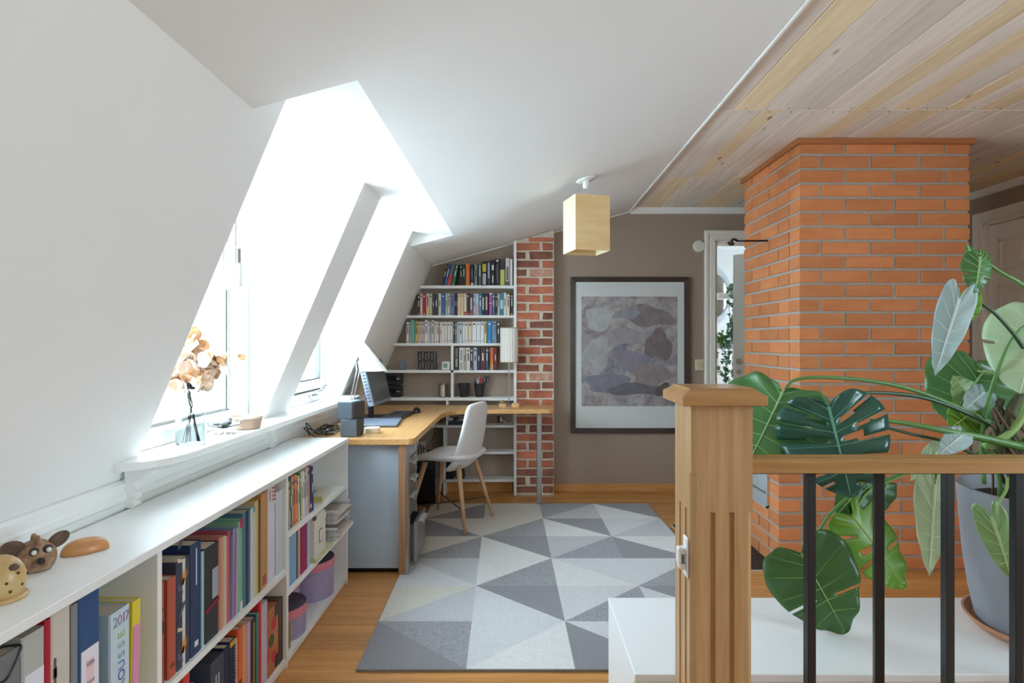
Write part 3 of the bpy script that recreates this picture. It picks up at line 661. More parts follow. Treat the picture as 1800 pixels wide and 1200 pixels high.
row(3, 700, 9.474, [(130, 172, '#e4d8d4'), (178, 203, '#c9c4cf'), (206, 268, '#6fb9a4', 55, 0, []), (275, 328, '#d9b863', 82), (330, 350, '#e0dccf'), (355, 395, '#e6d3d3'), (403, 432, '#d8c2c0'), (437, 485, '#ece7e2', 57), (490, 518, '#dcdcdc'),
    (520, 543, '#c2bccb'), (547, 590, '#ddd8cc', 58), (598, 632, '#e6e2da'), (635, 668, '#e9dcd8'), (672, 690, '#d7a9b0'), (695, 725, '#ece4de'), (728, 772, '#e8e4dd', 88, 0, wm_), (775, 815, '#e7e1da', 88, 0, wm_), (820, 858, '#e6e3de', 88, 0, wm_),
    (862, 905, '#e3dfd8', 88, 0, wm_), (908, 935, '#55555a', 95), (940, 972, '#6d6f74', 95), (975, 1005, '#cfd3d4'), (1008, 1065, '#c9d0d0'), (1070, 1110, '#e8eaea'), (1113, 1160, '#e9e6de', 88, 0, wm_), (1165, 1225, '#e6d3b8', 86, 0, wm_), (1230, 1300, '#eceef0', 86, 0, [(.84, .93, .5, '#5b6a80'), (.08, .14, .3, '#8a8a90')]),
    (1303, 1365, '#eceef1', 86, 0, [(.85, .91, .35, '#5b6a80'), (.08, .14, .3, '#8a8a90')]), (1370, 1425, '#e9edf2', 86, 0, [(.84, .93, .5, '#5b6a80'), (.08, .14, .3, '#8a8a90')]), (1430, 1470, '#e2cfa0', 82, 0, [(.45, .9, .5, '#9a5048')]), (1480, 1560, '#2f93c8', 78), (1565, 1600, '#8fa9c4', 80), (1603, 1635, '#9fb4c8', 78), (1640, 1695, '#4a4c4a', 82)],
    445, 86, 'the third wall shelf', 'books on the third wall shelf')
row(4, 700, 9.474, [(930, 1006, '#4c4a48', 100, 0, [(.15, .5, .35, '#a8a494'), (.6, .95, .35, '#8a7a74')]), (1012, 1085, '#f0efeb', 100, 0, [(a/30+.03, a/30+.03+.018, .5, '#3a3c40') for a in range(27) if a not in (10, 11)]), (1088, 1130, '#b9b4a8', 102), (1132, 1195, '#e8dcd6', 100), (1200, 1245, '#4a4440', 100),
    (1248, 1310, '#b6bfcd', 98), (1315, 1365, '#3c3c42', 98), (1368, 1450, '#5d3540', 98), (1455, 1500, '#56606c', 98), (1503, 1524, '#2f3b3e', 98), (1530, 1585, '#d9843a', 98, 0, [(.5, .95, .9, '#dc7058'), (.0, .25, .9, '#b9a884')]), (1588, 1645, '#7e3a28', 98)],
    475, 100, 'the fourth wall shelf', 'books on the fourth wall shelf')
for i, (x, lean, col) in enumerate(((786, 0, '#1f2226'), (790, 0, '#2b2f33'), (795, 0, '#24262b'), (809, -.14, '#2c3038'), (813.5, -.14, '#1d2126'))):
    book('%s book, %s from the left on the lowest wall shelf behind the chair' % (cname(col), nth(i)), (xpx(x), SY+.01, shelf_tops[8]), .018, .12, .16, col, 0, lean, [(.1, .9, .2, '#7f878c')] if i > 2 else [], 'books on the lowest wall shelf')

# ------------------------------------------------------------------ long white bookcase under the slope
bc = thing('bookcase', 'long low white bookcase packed with books under the sloping wall', 'bookcase', (-1.07, 1.9, 0))
BXB, BXF, BT = -1.212, -.925, .781
P_ = [.70, 1.526, 2.371, 3.203]
MB().bbox(BXB, BXF+.004, .68, 3.226, BT-.021, BT, .0015).build('top_board', cab_white, bc)
for y in P_: MB().box(BXB, BXF, y, y+.020, 0, BT-.021).build('side_panel', cab_white, bc)
MB().box(BXB, BXB+.006, .70, 3.22, 0, BT-.021).build('back_panel', cab_white, bc)
def bsh(y0, y1, zt): MB().box(BXB+.006, BXF-.001, y0+.020, y1, zt-.020, zt).build('shelf', cab_white, bc)
SM, SA, SB, S0 = .395, .532, .30, .040
bsh(P_[0], P_[1], SM); bsh(P_[1], P_[2], SM); bsh(P_[2], P_[3], SA); bsh(P_[2], P_[3], SB)
for a, c in zip(P_, P_[1:]): bsh(a, c, S0)
MB().box(BXF-.03, BXF-.012, .72, 3.2, 0, .02).build('plinth', cab_white, bc)
XF = BXF-.012
def lb(label, y0, y1, z, h, col, group, marks=None, d=.19, lean=0., inset=0., name='book', cat='book', page='#e6dfd0'):
    return book(label, (XF-inset, (y0+y1)/2, z), max(y1-y0-.0008, .005), d, h, col, PI/2, lean, auto_marks(col) if marks is None else marks, group, name, cat, page)
def binder(label, y0, y1, z, h, col, inset=0., spine=None, d=.25, cat='binder', ring=True):
    o = lb(label, y0, y1, z, h, col, 'binders in the near bookcase bay', [], d, 0, inset, 'binder', cat, '#d9d6cf')
    if ring:
        r = MB(); ro = MB()
        r.lathe([(.013, -.0006), (.013, .0012), (.010, .0012), (.010, -.0006)], 16, Matrix.Translation((0, -.0006, .055)) @ Matrix.Rotation(PI/2, 4, 'X'), cap=False); r.build('finger_ring', chrome, o, local=True)
    if spine: MB().box(-(y1-y0)*.42, (y1-y0)*.42, -.0012, 0, h*spine[0], h*spine[1]).build('spine_label', mat('label_'+spine[2], spine[2], .7), o, local=True)
    return o
# near bay
binder('navy blue lever arch file at the photo edge of the near bookcase bay', 1.018, 1.073, SM, .33, '#24405c')
o = binder('dark grey file box with a black elastic loop, near bookcase bay', 1.076, 1.124, SM, .335, '#77777a', ring=False)
MB().tube(spline([(-.022, -.002, .29), (-.01, -.004, .292), (.012, -.004, .318), (.02, -.002, .336), (.008, .02, .338), (-.01, .03, .338)], 6), .0017, 6).build('elastic', black_plastic, o, local=True)
binder('pale grey file with a white spine label, near bookcase bay', 1.126, 1.180, SM, .345, '#b7b8b4', spine=(.25, .78, '#e3e2ea'), ring=False)
lb('bright red folder squeezed among the near binders', 1.1815, 1.197, SM, .352, '#b3122e', 'binders in the near bookcase bay', [], .25, name='folder', cat='folder')
o = binder('cream cardboard archive file with a cut-out finger slot', 1.199, 1.250, SM, .355, '#cfc8bb', ring=False, inset=.002)
MB().box(-.02, -.014, -.001, .001, .20, .265).box(-.022, -.012, -.001, .001, .225, .245).build('finger_slot', mat('slot_dark', '#6b5d4e', .8), o, local=True)
lb('slate grey folder beside the blue binder', 1.2515, 1.270, SM, .352, '#85868c', 'binders in the near bookcase bay', [], .25, .0, name='folder', cat='folder')
o = binder('royal blue binder with a handwritten pink and white label', 1.2715, 1.334, SM, .362, '#27507f', spine=(.40, .66, '#e9e4ec'), ring=False)
MB().box(-.012, .010, -.0016, -.001, .17, .215).build('label_tint', mat('label_pink', '#ecc9d0', .7), o, local=True)
hand = mat('ink_pencil', '#a88f9c', .7)
MB().tube([(-.012+i*.0016, -.0022, .205+.006*math.sin(i*2.1)) for i in range(16)], .0006, 4).tube([(-.012+i*.0015, -.0022, .165+.005*math.sin(i*1.7)) for i in range(17)], .0006, 4).build('handwriting', hand, o, local=True)
lar = lb('thick pale blue dictionary with large coloured 2017 lettering', 1.366, 1.434, SM, .278, '#b9cfdc', 'reference books in the near bay', [(0, 1, .97, '#c5d6df')], .17, page='#d8d0c4')
RX = Matrix.Rotation(PI/2, 4, 'X')
def spine_text(o, body, size, col, x, z, rot90=True):
    m = Matrix.Translation((x, -.0012, z)) @ RX @ (Matrix.Rotation(PI/2, 4, 'Z') if rot90 else Matrix())
    return text_part(body, size, mark_mat(col), o, m)
spine_text(lar, '2', .034, '#7fa0a0', -.016, .252, False); spine_text(lar, '0', .034, '#a884b4', .000, .252, False); spine_text(lar, '1', .034, '#a06aa0', .014, .252, False); spine_text(lar, '7', .034, '#8f7fb0', .026, .252, False)
for i, (chh, cc) in enumerate(zip('LAROUSSE', ('#9fb86a', '#c04a4a', '#b04a6a', '#5a5fa0', '#5a80b8', '#68a0a8', '#80b090', '#98c878'))): spine_text(lar, chh, .032, cc, .006, .052+i*.0235)
spine_text(lar, 'PETIT', .013, '#8797a8', -.018, .085)
lb('yellow magazine with a pink strip leaning at the near divider', 1.440, 1.470, SM, .272, '#e6cf3a', 'reference books in the near bay', [(0, .78, .9, '#dd93b4')], .2, .04)
# middle bay, upper shelf
g2 = 'books on the middle bay upper shelf'
def m2(x): return 971/(913-x)
lb('worn red-brown leather book at the left divider', 1.547, 1.578, SM, .275, '#a5573c', g2, [(.5, .62, .9, '#5a3226'), (.72, .74, .9, '#7b3c2a')], .17)
lb('smooth brick red hardback book with a dark flank', 1.594, 1.632, SM, .268, '#b5553c', g2, [(.1, .14, .5, '#7b3428')], .17)
o = lb('thick floral book with orange bird-of-paradise flowers', 1.634, 1.700, SM, .300, '#3a3a4c', g2, [(0, 1, .22, '#c9cdc4')], .20)
pet = mat('petal_orange', '#e3963a', .6); dk = mat('leaf_dark_print', '#2c3f40', .6); pu = mat('leaf_purple_print', '#5a5478', .6); cr_ = mat('cream_print', '#d3c2ac', .6)
for zc_ in (.045, .235):
    fl_ = MB()
    for a in (-.7, -.35, 0, .3, .6, .9):
        x, z = .010+.028*math.sin(a), zc_+.042*math.cos(a)
        fl_.add([(-.010, -.0012, zc_-.005), (-.004, -.0012, zc_-.008), (-.010+(x+.012)*.8, -.0012, z)], [(0, 1, 2)])
    fl_.build('flower_print', pet, o, local=True)
    MB().add([(-.032, -.0010, zc_+.01), (-.006, -.0010, zc_-.02), (-.004, -.0010, zc_-.03), (-.032, -.0010, zc_-.012)], [(0, 1, 2, 3)]).build('leaf_print', pu, o, local=True)
    MB().add([(-.031, -.0011, zc_+.075), (-.002, -.0011, zc_+.062), (.002, -.0011, zc_+.055), (-.031, -.0011, zc_+.063)], [(0, 1, 2, 3)]).build('leaf_print', cr_, o, local=True)
    for k in range(6): MB().tube([(-.03+.002*k, -.0012, zc_+.10), (-.004+.003*k, -.0012, zc_+.135)], .0012, 4).build('leaf_print', pu if k % 2 else dk, o, local=True)
o = lb('thick navy blue hardback with small white spine title', 1.705, 1.760, SM, .322, '#22395c', g2, [(.62, .95, .1, '#c9d2e0'), (.07, .12, .35, '#d8dde6')], .23)
lb('thin pale turquoise booklet beside the navy book', 1.764, 1.778, SM, .283, '#9fc4cc', g2, [], .19)
o = lb('black press-stud document case with a red elastic band', 1.782, 1.862, SM, .285, '#2b2c31', g2, [], .23, name='document_case', cat='file')
MB().box(.0, .034, -.0012, 0, .12, .21).build('label', mat('label_bluegrey', '#a3adbb', .6), o, local=True)
MB().tube([(-.0405, .02, .098), (-.041, -.002, .098), (.0405, -.002, .112)], .0014, 5).tube([(-.0405, .02, .092), (-.041, -.002, .092), (.0405, -.002, .106)], .0014, 5).build('elastic', mat('red_elastic', '#c02a3a', .6), o, local=True)
for zc_ in (.065, .225): MB().lathe([(.005, 0), (.005, .002), (.003, .003)], 12, Matrix.Translation((-.0405, .035, zc_)) @ Matrix.Rotation(-PI/2, 4, 'Y')).build('press_stud', chrome, o, local=True)
cols = ['#c77a70', '#d09a7a', '#c9b490', '#e0cfc0', '#c98088', '#c25a6a', '#7a6f98', '#8f9cc0', '#b05a98', '#a8b8d0', '#9cc0a0']
y = 1.864; tops = [.292, .29, .288, .285, .28, .292, .275, .29, .27, .285, .30]
for i, (c_l, tp) in enumerate(zip(cols, tops)):
    t = (.012, .012, .012, .010, .012, .012, .014, .012, .010, .012, .013)[i]
    lb('thin %s magazine, %s of the slim row right of the black case' % (cname(c_l), nth(i)), y, y+t, SM, tp, c_l, 'slim magazines in the middle bay', [], .20, .03 if i > 5 else 0); y += t+.0006
o = lb('tall green ring folder with a crimson top edge', 2.003, 2.022, SM, .308, '#7fbf9c', g2, [(.0, .1, .9, '#d8dcd8'), (.9, 1, .95, '#c9245c')], .22, name='folder', cat='folder')
o = lb('large teal and navy hardback art book', 2.025, 2.083, SM, .322, '#4f7f94', g2, [(0, 1, .35, '#26365a')], .24)
lb('slim white catalogue right of the teal art book', 2.086, 2.103, SM, .320, '#dedfe0', g2, [], .2); lb('slim pale grey catalogue with green corner', 2.104, 2.119, SM, .322, '#cfd6d2', g2, [(.94, 1, .9, '#6fae96')], .2)
lb('pale yellow paperback in the middle bay', 2.121, 2.134, SM, .335, '#e2d2a0', g2, [], .19); lb('mustard yellow book in the middle bay', 2.135, 2.147, SM, .338, '#d8b458', g2, [], .19)
lb('thin dark green book beside the tan album', 2.149, 2.166, SM, .325, '#4f5b46', g2, [], .19)
lb('tall tan album with a floral foot print', 2.169, 2.216, SM, .350, '#d39a5c', g2, [(.04, .14, .7, '#b8543c')], .22)
def carton(name, label, cat, y0, y1, z0_, z1_, mt, d=.22, group=None, inset=0):
    o = MB().bbox(XF-inset-d, XF-inset, y0, y1, z0_, z1_, .002).build(name, mt); return tag(o, label, cat, group)
o = carton('magazine_file', 'white upright magazine file under the patterned box', 'file', 2.226, 2.300, SM, .690, mat('white_card', '#dfe0e8', .6))
MB().box(XF, XF+.0006, 2.286, 2.296, SM+.01, .68).build('spine_stripe', mat('blue_stripe', '#9fb4d8', .6), o)
o = carton('small_box', 'small white box with red zigzag pattern on the magazine file', 'box', 2.228, 2.298, .690, .752, mat('white_card2', '#e6e2e4', .6))
zz = MB()
for k in range(4): zz.add([(XF+.0008, 2.274, .694+k*.0145), (XF+.0008, 2.296, .694+k*.0145), (XF+.0008, 2.285, .707+k*.0145)], [(0, 1, 2)])
zz.build('zigzag_print', mat('red_print', '#c8404a', .6), o)
dd = MB()
for k in range(4): dd.lathe([(.004, 0), (.004, .0006)], 8, Matrix.Translation((XF, 2.268, .701+k*.0145)) @ Matrix.Rotation(PI/2, 4, 'Y'))
dd.build('dot_print', mat('dark_print', '#3c3430', .6), o)
MB().box(XF, XF+.0006, 2.236, 2.252, .70, .742).build('side_print', mat('mauve_print', '#c4a8bc', .6), o)
lb('white ring binder against the right divider', 2.305, 2.362, SM, .322, '#d9dfe8', g2, [(0, 1, .5, '#cdd6e2')], .24, name='binder', cat='binder')
# middle bay, lower shelf
g3 = 'books on the middle bay lower shelf'
lb('colourful garden magazine beside the red-edged annual', 1.60, 1.632, S0, .30, '#b9c4a0', g3, [(.5, .8, .9, '#7f9c4a'), (.2, .4, .9, '#d8c050')], .2); lb('cream magazine in the lower middle bay', 1.635, 1.660, S0, .31, '#d8d4c4', g3, [], .2)
lb('white annual with a bright red border', 1.668, 1.700, S0, .325, '#d0383a', g3, [(.0, .86, .35, '#e4e0dc')], .2)
o = tag(MB().prism([(XF-.2, S0), (XF, S0), (XF-.004, .12), (XF, .20), (XF-.01, .26), (XF-.05, .275), (XF-.2, .25)], 1.735, 1.80, 'y').build('paper_bag', mat('kraft_bag', '#a58a6c', .9, var=.5, scale=20, bump=.8, bscale=30)), 'crumpled brown paper bag on the lower shelf', 'bag')
lb('white stapled booklet beside the paper bag', 1.71, 1.728, S0, .26, '#dddcd6', g3, [], .19)
o = carton('slipcase', 'thick dark slate slipcase with pale lettering', 'box', 1.815, 1.897, S0, .318, mat('slate_card', '#3e4757', .5), .23)
MB().box(XF, XF+.0006, 1.84, 1.85, .22, .27).box(XF, XF+.0006, 1.858, 1.866, .20, .27).build('lettering', mark_mat('#9aa6b8'), o)
lb('dark navy hardback beside the slate slipcase', 1.899, 1.930, S0, .284, '#1f2a48', g3, [], .22); 
o = lb('spiral bound notebook with dark cover and yellow edge', 1.934, 1.975, S0, .286, '#252a44', g3, [(.93, .99, .95, '#d8a83a')], .21, name='notebook', cat='notebook')
for k in range(26): MB().tube([(.006, .003, .012+k*.0098), (-.002, -.006, .014+k*.0098), (.012, -.006, .014+k*.0098), (.018, .003, .012+k*.0098)], .0011, 4).build('wire_ring', mat('wire', '#d7d9dc', .3, .8), o, local=True)
lb('white paperback behind the spiral notebook', 1.9765, 1.985, S0, .275, '#d8d4d0', g3, [], .2)
lb('tall orange-red hardback with a flower motif', 1.987, 2.022, S0, .300, '#df5a2c', g3, [(.1, .42, .7, '#8a3a20'), (.0, 1, .12, '#e8a060')], .22)
lb('peach orange hardback beside the orange-red one', 2.024, 2.045, S0, .296, '#e8a268', g3, [], .21)
lb('lilac hardback in the lower middle bay', 2.047, 2.085, S0, .290, '#c49cb4', g3, [(0, 1, .3, '#d4b0c4')], .21)
lb('black book with a gold-flecked spine stripe', 2.088, 2.128, S0, .284, '#2f2d2c', g3, [(.05, .95, .2, '#a89858')], .22); lb('teal edged thin book beside the black book', 2.130, 2.150, S0, .288, '#3f8f8c', g3, [], .22)
lb('tall scarlet folder in the lower middle bay', 2.152, 2.172, S0, .330, '#d62a34', g3, [], .22, name='folder', cat='folder'); lb('pale lilac ring folder beside the floral chest', 2.174, 2.222, S0, .302, '#cfc4dc', g3, [], .22, name='folder', cat='folder')
fl_card = mat('floral_card', '#b98a52', .6, var=.9, scale=14, col2='#c03a4a')
o = carton('floral_chest', 'red and tan floral storage chest with dark corners', 'box', 2.226, 2.322, S0, .290, fl_card, .24)
for zc_ in (.05, .245): MB().bbox(XF-.002, XF+.0015, 2.288, 2.324, zc_, zc_+.045, .0005).build('corner_guard', mat('guard', '#27283a', .4), o)
for k, zc_ in enumerate((.10, .17, .225)): MB().lathe([(.024, 0), (.024, .0006)], 12, Matrix.Translation((XF, 2.268+.012*(-1)**k, zc_)) @ Matrix.Rotation(PI/2, 4, 'Y')).build('flower_print', mat('flower_red' if k != 1 else 'flower_green', '#c23f4c' if k != 1 else '#4d5a40', .6), o)
carton('wooden_case', 'dark brown wooden case against the divider', 'box', 2.325, 2.368, S0, .292, wood('dark_case', '#5d4630', '#423020', 2, .5, .05), .24)
# far bay: leaning picture books, paper, hat boxes
g4 = 'picture books on the far bay top shelf'
cols = [('#b4cfe0', .009), ('#43699a', .030), ('#c9b088', .018), ('#3d6a60', .014), ('#c8a8a4', .014), ('#d9803c', .022), ('#e2a05a', .018), ('#d98478', .014), ('#e6e2da', .014), ('#3f8a5c', .014), ('#d8c890', .020), ('#e2e4ea', .020), ('#b9bccc', .020), ('#d9c4b8', .018), ('#c39a7c', .022), ('#27305a', .020), ('#2c3668', .026)]
y = 2.392
for i, (c_l, t) in enumerate(cols):
    lb('%s picture book, %s from the divider on the far bay top shelf' % (cname(c_l), nth(i)), y, y+t, SA, .206+rb.uniform(-.012, .008), c_l, g4, [(.1, .18, .7, '#e8e8e8')] if i == 15 else None, .17, -.05); y += t+.0012
m_ = Matrix.Translation((XF-.10, 2.90, SA)) @ Matrix.Rotation(.10, 4, 'Z') @ Matrix.Rotation(PI/2, 4, 'Y')
fb_ = thing('flat_book', 'small yellowed paperback lying flat on the far bay shelf', 'book', (XF-.08, 2.93, SA), .12)
MB().bbox(-.07, .07, -.095, .095, 0, .003, .001).bbox(-.07, .07, -.095, .095, .029, .032, .001).box(.066, .07, -.095, .095, .001, .031).build('cover', mat('old_cover', '#d9d3bf', .6), fb_, local=True)
MB().box(-.066, .067, -.092, .092, .003, .029).build('pages', mat('yellow_pages', '#cdb767', .8), fb_, local=True)
MB().box(-.03, .02, -.03, .03, .032, .0324).build('title_print', mark_mat('#8f9c9c'), fb_, local=True)
g5 = 'files on the far bay middle shelf'
lb('thin navy folder beside the far divider', 2.394, 2.412, SB, .205, '#39518c', g5, [], .2, name='folder', cat='folder'); lb('thin white folder beside the navy one', 2.416, 2.436, SB, .200, '#dfe1ea', g5, [], .2, name='folder', cat='folder')
lb('sky blue ring binder on the far bay middle shelf', 2.440, 2.512, SB, .208, '#86b0cf', g5, [], .2, name='binder', cat='binder')
lb('dark teal thin book behind the sky blue binder', 2.514, 2.530, SB, .212, '#38525a', g5, [], .2); lb('tan thin book beside the magenta album', 2.532, 2.556, SB, .205, '#d2a888', g5, [], .2)
lb('magenta ribbed album on the far bay middle shelf', 2.560, 2.640, SB, .206, '#a8245c', g5, [(k/24, k/24+.014, .98, '#8c1c4c') for k in range(24)], .2, name='album', cat='album')
lb('pale blue plastic folder beside the cream archive box', 2.645, 2.672, SB, .200, '#b4c8e0', g5, [], .2, .03, name='folder', cat='folder')
o = thing('archive_box', 'cream archive box with metal corners and label holder', 'box', (XF-.12, 2.79, SB+.012))
crm = mat('cream_card', '#ddd6c8', .7)
MB().bbox(XF-.23, XF+.012, 2.70, 2.85, SB+.014, SB+.19, .002).build('body', crm, o); MB().bbox(XF-.232, XF+.015, 2.697, 2.853, SB+.165, SB+.205, .002).build('lid', crm, o)
MB().box(XF+.012, XF+.0135, 2.76, 2.80, SB+.07, SB+.13).build('label_frame', mat('brass_dull', '#8d7a60', .4, .6), o); MB().box(XF+.0135, XF+.0142, 2.765, 2.795, SB+.076, SB+.124).build('label_card', mat('label_cream', '#e8e2d6', .7), o)
for yc_ in (2.699, 2.837): MB().bbox(XF+.003, XF+.0165, yc_-.003, yc_+.017, SB+.19, SB+.207, .001).build('corner_guard', mat('corner_metal', '#7a766c', .4, .5), o)
mg = tag(MB().bbox(XF-.2, XF+.02, 2.69, 2.95, SB+.0005, SB+.013, .001).build('magazine_pile', mat('mag_cover', '#d9d2b4', .6, var=.8, scale=10, col2='#9ab04a')), 'thin pile of magazines under the archive box', 'magazine')
tr = thing('letter_tray', 'white mesh letter tray filled with papers jutting from the far bay', 'tray', (XF-.08, 3.06, SB+.03))
wp = mat('white_plastic', '#e4e4e4', .4)
for k in range(2):
    z = SB+.008+k*.085; X1 = XF+.028
    b = MB().box(XF-.21, X1, 2.965, 3.185, z, z+.004)
    for j in range(9): b.box(XF-.21+j*.028, XF-.205+j*.028, 2.965, 2.969, z, z+.06).box(XF-.21+j*.028, XF-.205+j*.028, 3.181, 3.185, z, z+.06)
    for j in range(4): b.box(XF-.21, X1, 2.965, 2.969, z+.013*j+.01, z+.013*j+.015).box(XF-.21, X1, 3.181, 3.185, z+.013*j+.01, z+.013*j+.015)
    b.box(XF-.212, X1+.006, 2.962, 2.972, z+.058, z+.066).box(XF-.212, X1+.006, 3.178, 3.188, z+.058, z+.066).box(XF-.212, XF-.2, 2.965, 3.185, z+.058, z+.066)
    b.build('tray', wp, tr)
    for j in range(6):
        MB().box(XF-.20, X1+.01+rb.uniform(-.01, .018), 2.975, 3.175, z+.005+j*.007, z+.0105+j*.007).build('paper_stack', mat('sheet%d' % (j % 3), ('#e6e4e0', '#d8cfc4', '#c9b9b0')[j % 3], .7), tr)
# hat boxes
lav = mat('lavender_paper', '#8f93b4', .7, var=.9, scale=30, col2='#b098b8'); pinkb = mat('pink_ribbon', '#d3808e', .6); plum = mat('plum_lid', '#5d5468', .7, var=.6, scale=18, col2='#44404e')
def hatbox(label, x, y, r, h, lid=.045, sx=1.0):
    o = thing('hat_box', label, 'box', (x, y, S0), group='round hat boxes in the far bay')
    M_ = Matrix.Translation((x, y, S0))
    auto(MB().lathe([(r*.97, 0), (r*.97, h)], 36, M_, sx=sx).build('body', lav, o)); auto(MB().lathe([(r, h-lid*.75), (r, h+.004)], 36, M_, cap=False, sx=sx).build('lid_band', pinkb, o))
    auto(MB().lathe([(r*.98, h+.0005), (r*.99, h+.003), (r*.9, h+.0038)], 36, M_, sx=sx).build('lid', plum, o))
hatbox('nearer lavender round hat box with pink band, beside the gold tin', -1.045, 2.585, .118, .125)
hatbox('farther lavender round hat box with pink band, by the end panel', -1.055, 2.985, .125, .178)
hatbox('lavender hat box half hidden between two others', -1.105, 2.785, .078, .150)
gt = tag(MB().bbox(XF-.05, XF-.005, 2.398, 2.462, S0, S0+.105, .004).build('gold_tin', mat('olive_gold', '#a29445', .35, .4, var=.4, scale=30)), 'small olive gold tin standing beside the divider on the bottom shelf', 'tin')
# ------------------------------------------------------------------ desk
DZT = .7675; DTH = .034
dk_ = thing('corner_desk', 'L-shaped beech topped corner desk with steel legs', 'desk', (-.8, 4.3, 0))
arc = [(-.575+.02*0, 4.36), (-.572, 4.42), (-.560, 4.49), (-.535, 4.56), (-.49, 4.62), (-.43, 4.66), (-.35, 4.68)]
out = [(-1.205, 3.27), (-.605, 3.27), (-.585, 3.285), (-.578, 3.31)]+arc+[(.20, 4.685), (.235, 4.692), (.262, 4.712), (.275, 4.745), (.278, 4.78), (.278, 5.03), (-1.205, 5.03)]
tb = bev(MB().prism(out, DZT-DTH, DZT).build('desk_top', beech, dk_), .003, 2)
MB().bbox(-.668, -.628, 3.30, 3.345, .0118, DZT-DTH, .002).build('leg', wood('leg_floor_reflection', '#b58a68', '#9a7050', 2, .4, .02), dk_)  # steel leg face with the floor's reflection painted in as wood colour
MB().bbox(-.628, -.612, 3.30, 3.345, .0118, DZT-DTH, .001).build('leg', steel, dk_)
MB().bbox(.138, .178, 4.735, 4.775, .0135, DZT-DTH, .003).build('leg', steel, dk_); MB().box(.14, .176, 4.737, 4.773, .0115, .0135).build('foot', black_plastic, dk_)
MB().bbox(-1.19, -1.15, 4.95, 4.99, 0, DZT-DTH, .003).build('leg', steel, dk_)
MB().box(-.6675, -.6645, 3.305, 3.34, 0, .0118).build('foot', black_plastic, dk_)
# drawer pedestal
pd = thing('drawer_unit', 'blue-grey drawer pedestal with clear handles under the desk', 'drawer unit', (-.82, 3.55, 0))
grey_m = mat('grey_lacquer', '#b4c2cf', .32, spec=.4)
MB().bbox(-1.03, -.672, 3.352, 3.38, .028, DZT-DTH-.004, .002).build('side_panel', grey_m, pd); MB().bbox(-1.03, -.64, 3.70, 3.725, .028, DZT-DTH-.004, .002).build('side_panel', grey_m, pd)
MB().box(-1.03, -1.01, 3.38, 3.70, .03, DZT-DTH-.004).box(-1.02, -.66, 3.38, 3.70, .03, .05).build('carcass', grey_m, pd); MB().box(-1.0, -.66, 3.37, 3.71, 0, .028).build('plinth', black_plastic, pd)
dr_m = mat('drawer_metal', '#a9abac', .28, .75, var=.2, scale=6)
acr = mat('clear_acrylic', '#dfe4e6', .12)
zs = [.055, .285, .42, .525, .625, .725]
for i in range(5):
    pull = .055 if i == 0 else 0; a, c_z = zs[i], zs[i+1]-.008
    b = MB().bbox(-.655+pull, -.637+pull, 3.386, 3.694, a, c_z, .002)
    if pull: b.box(-.9, -.655+pull, 3.40, 3.41, a, c_z-.02).box(-.9, -.655+pull, 3.67, 3.68, a, c_z-.02).box(-.9, -.655+pull, 3.40, 3.68, a, a+.006)
    d = b.build('drawer', dr_m, pd)
    MB().bbox(-.637+pull, -.610+pull, 3.47, 3.61, c_z-.020, c_z-.012, .002).bbox(-.616+pull, -.610+pull, 3.47, 3.61, c_z-.03, c_z-.012, .001).build('handle', acr, d)
# PC tower, router
tw = thing('computer_tower', 'black desktop computer tower on the floor under the desk', 'computer', (-.79, 4.9, 0))
MB().bbox(-.895, -.665, 4.715, 5.03, .012, .395, .006).build('case', mat('black_gloss', '#0d0d0f', .2), tw)
MB().bbox(-.88, -.68, 4.708, 4.716, .04, .38, .003).build('front_panel', mat('black_satin', '#17171a', .35), tw)
for z in (.30, .335): MB().box(-.87, -.69, 4.705, 4.709, z, z+.022).build('drive_bay', dark_grey, tw)
for x in (-.87, -.70): MB().box(x, x+.02, 4.73, 5.0, 0, .012).build('foot', black_plastic, tw)
ro = thing('router', 'white router box with cables on top of the computer tower', 'router', (-.78, 4.85, .395))
MB().bbox(-.822, -.752, 4.78, 4.84, .396, .505, .004).build('case', wp, ro)
for x in (-.81, -.79, -.77): MB().box(x, x+.008, 4.778, 4.781, .41, .47).build('vent', dark_grey, ro)
MB().tube(spline([(-.80, 4.785, .50), (-.79, 4.76, .47), (-.76, 4.76, .44), (-.70, 4.80, .52), (-.68, 4.86, .62), (-.66, 4.9, .73)], 6), .0025, 6).build('cable', black_plastic, ro)
# cables and power strip on the shelf below the desk top
ps = thing('power_strip', 'tangle of grey cables on a power strip on the shelf under the desk', 'power strip', (-.45, 5.06, shelf_tops[6]))
z6 = shelf_tops[6]
MB().bbox(-.62, -.32, 5.06, 5.11, z6, z6+.035, .004).build('strip', dark_grey, ps)
for k in range(6): MB().bbox(-.60+k*.047, -.57+k*.047, 5.065, 5.10, z6+.034, z6+.06, .003).build('plug', black_plastic if k % 2 else wp, ps)
rc = random.Random(4)
for k in range(7):
    x = -.62+k*.045; pts = [(x, 5.07, z6+.055)]+[(x+rc.uniform(-.09, .09), 5.055+rc.uniform(0, .03), z6+rc.uniform(.01, .08)) for _ in range(4)]
    MB().tube(spline(pts, 5), .0025, 5).build('cable', mat('cable_%d' % (k % 3), ('#2a2a2c', '#c8c6c0', '#55565a')[k % 3], .5), ps)
wcb = thing('white_adapter', 'white plug adapter with a hanging white cord under the desk', 'cord', (-.12, 5.06, z6))
MB().bbox(-.19, -.165, 5.06, 5.10, z6+.02, z6+.075, .003).build('plug', black_plastic, wcb); MB().bbox(-.165, -.15, 5.06, 5.09, z6+.03, z6+.06, .002).build('adapter', wp, wcb)
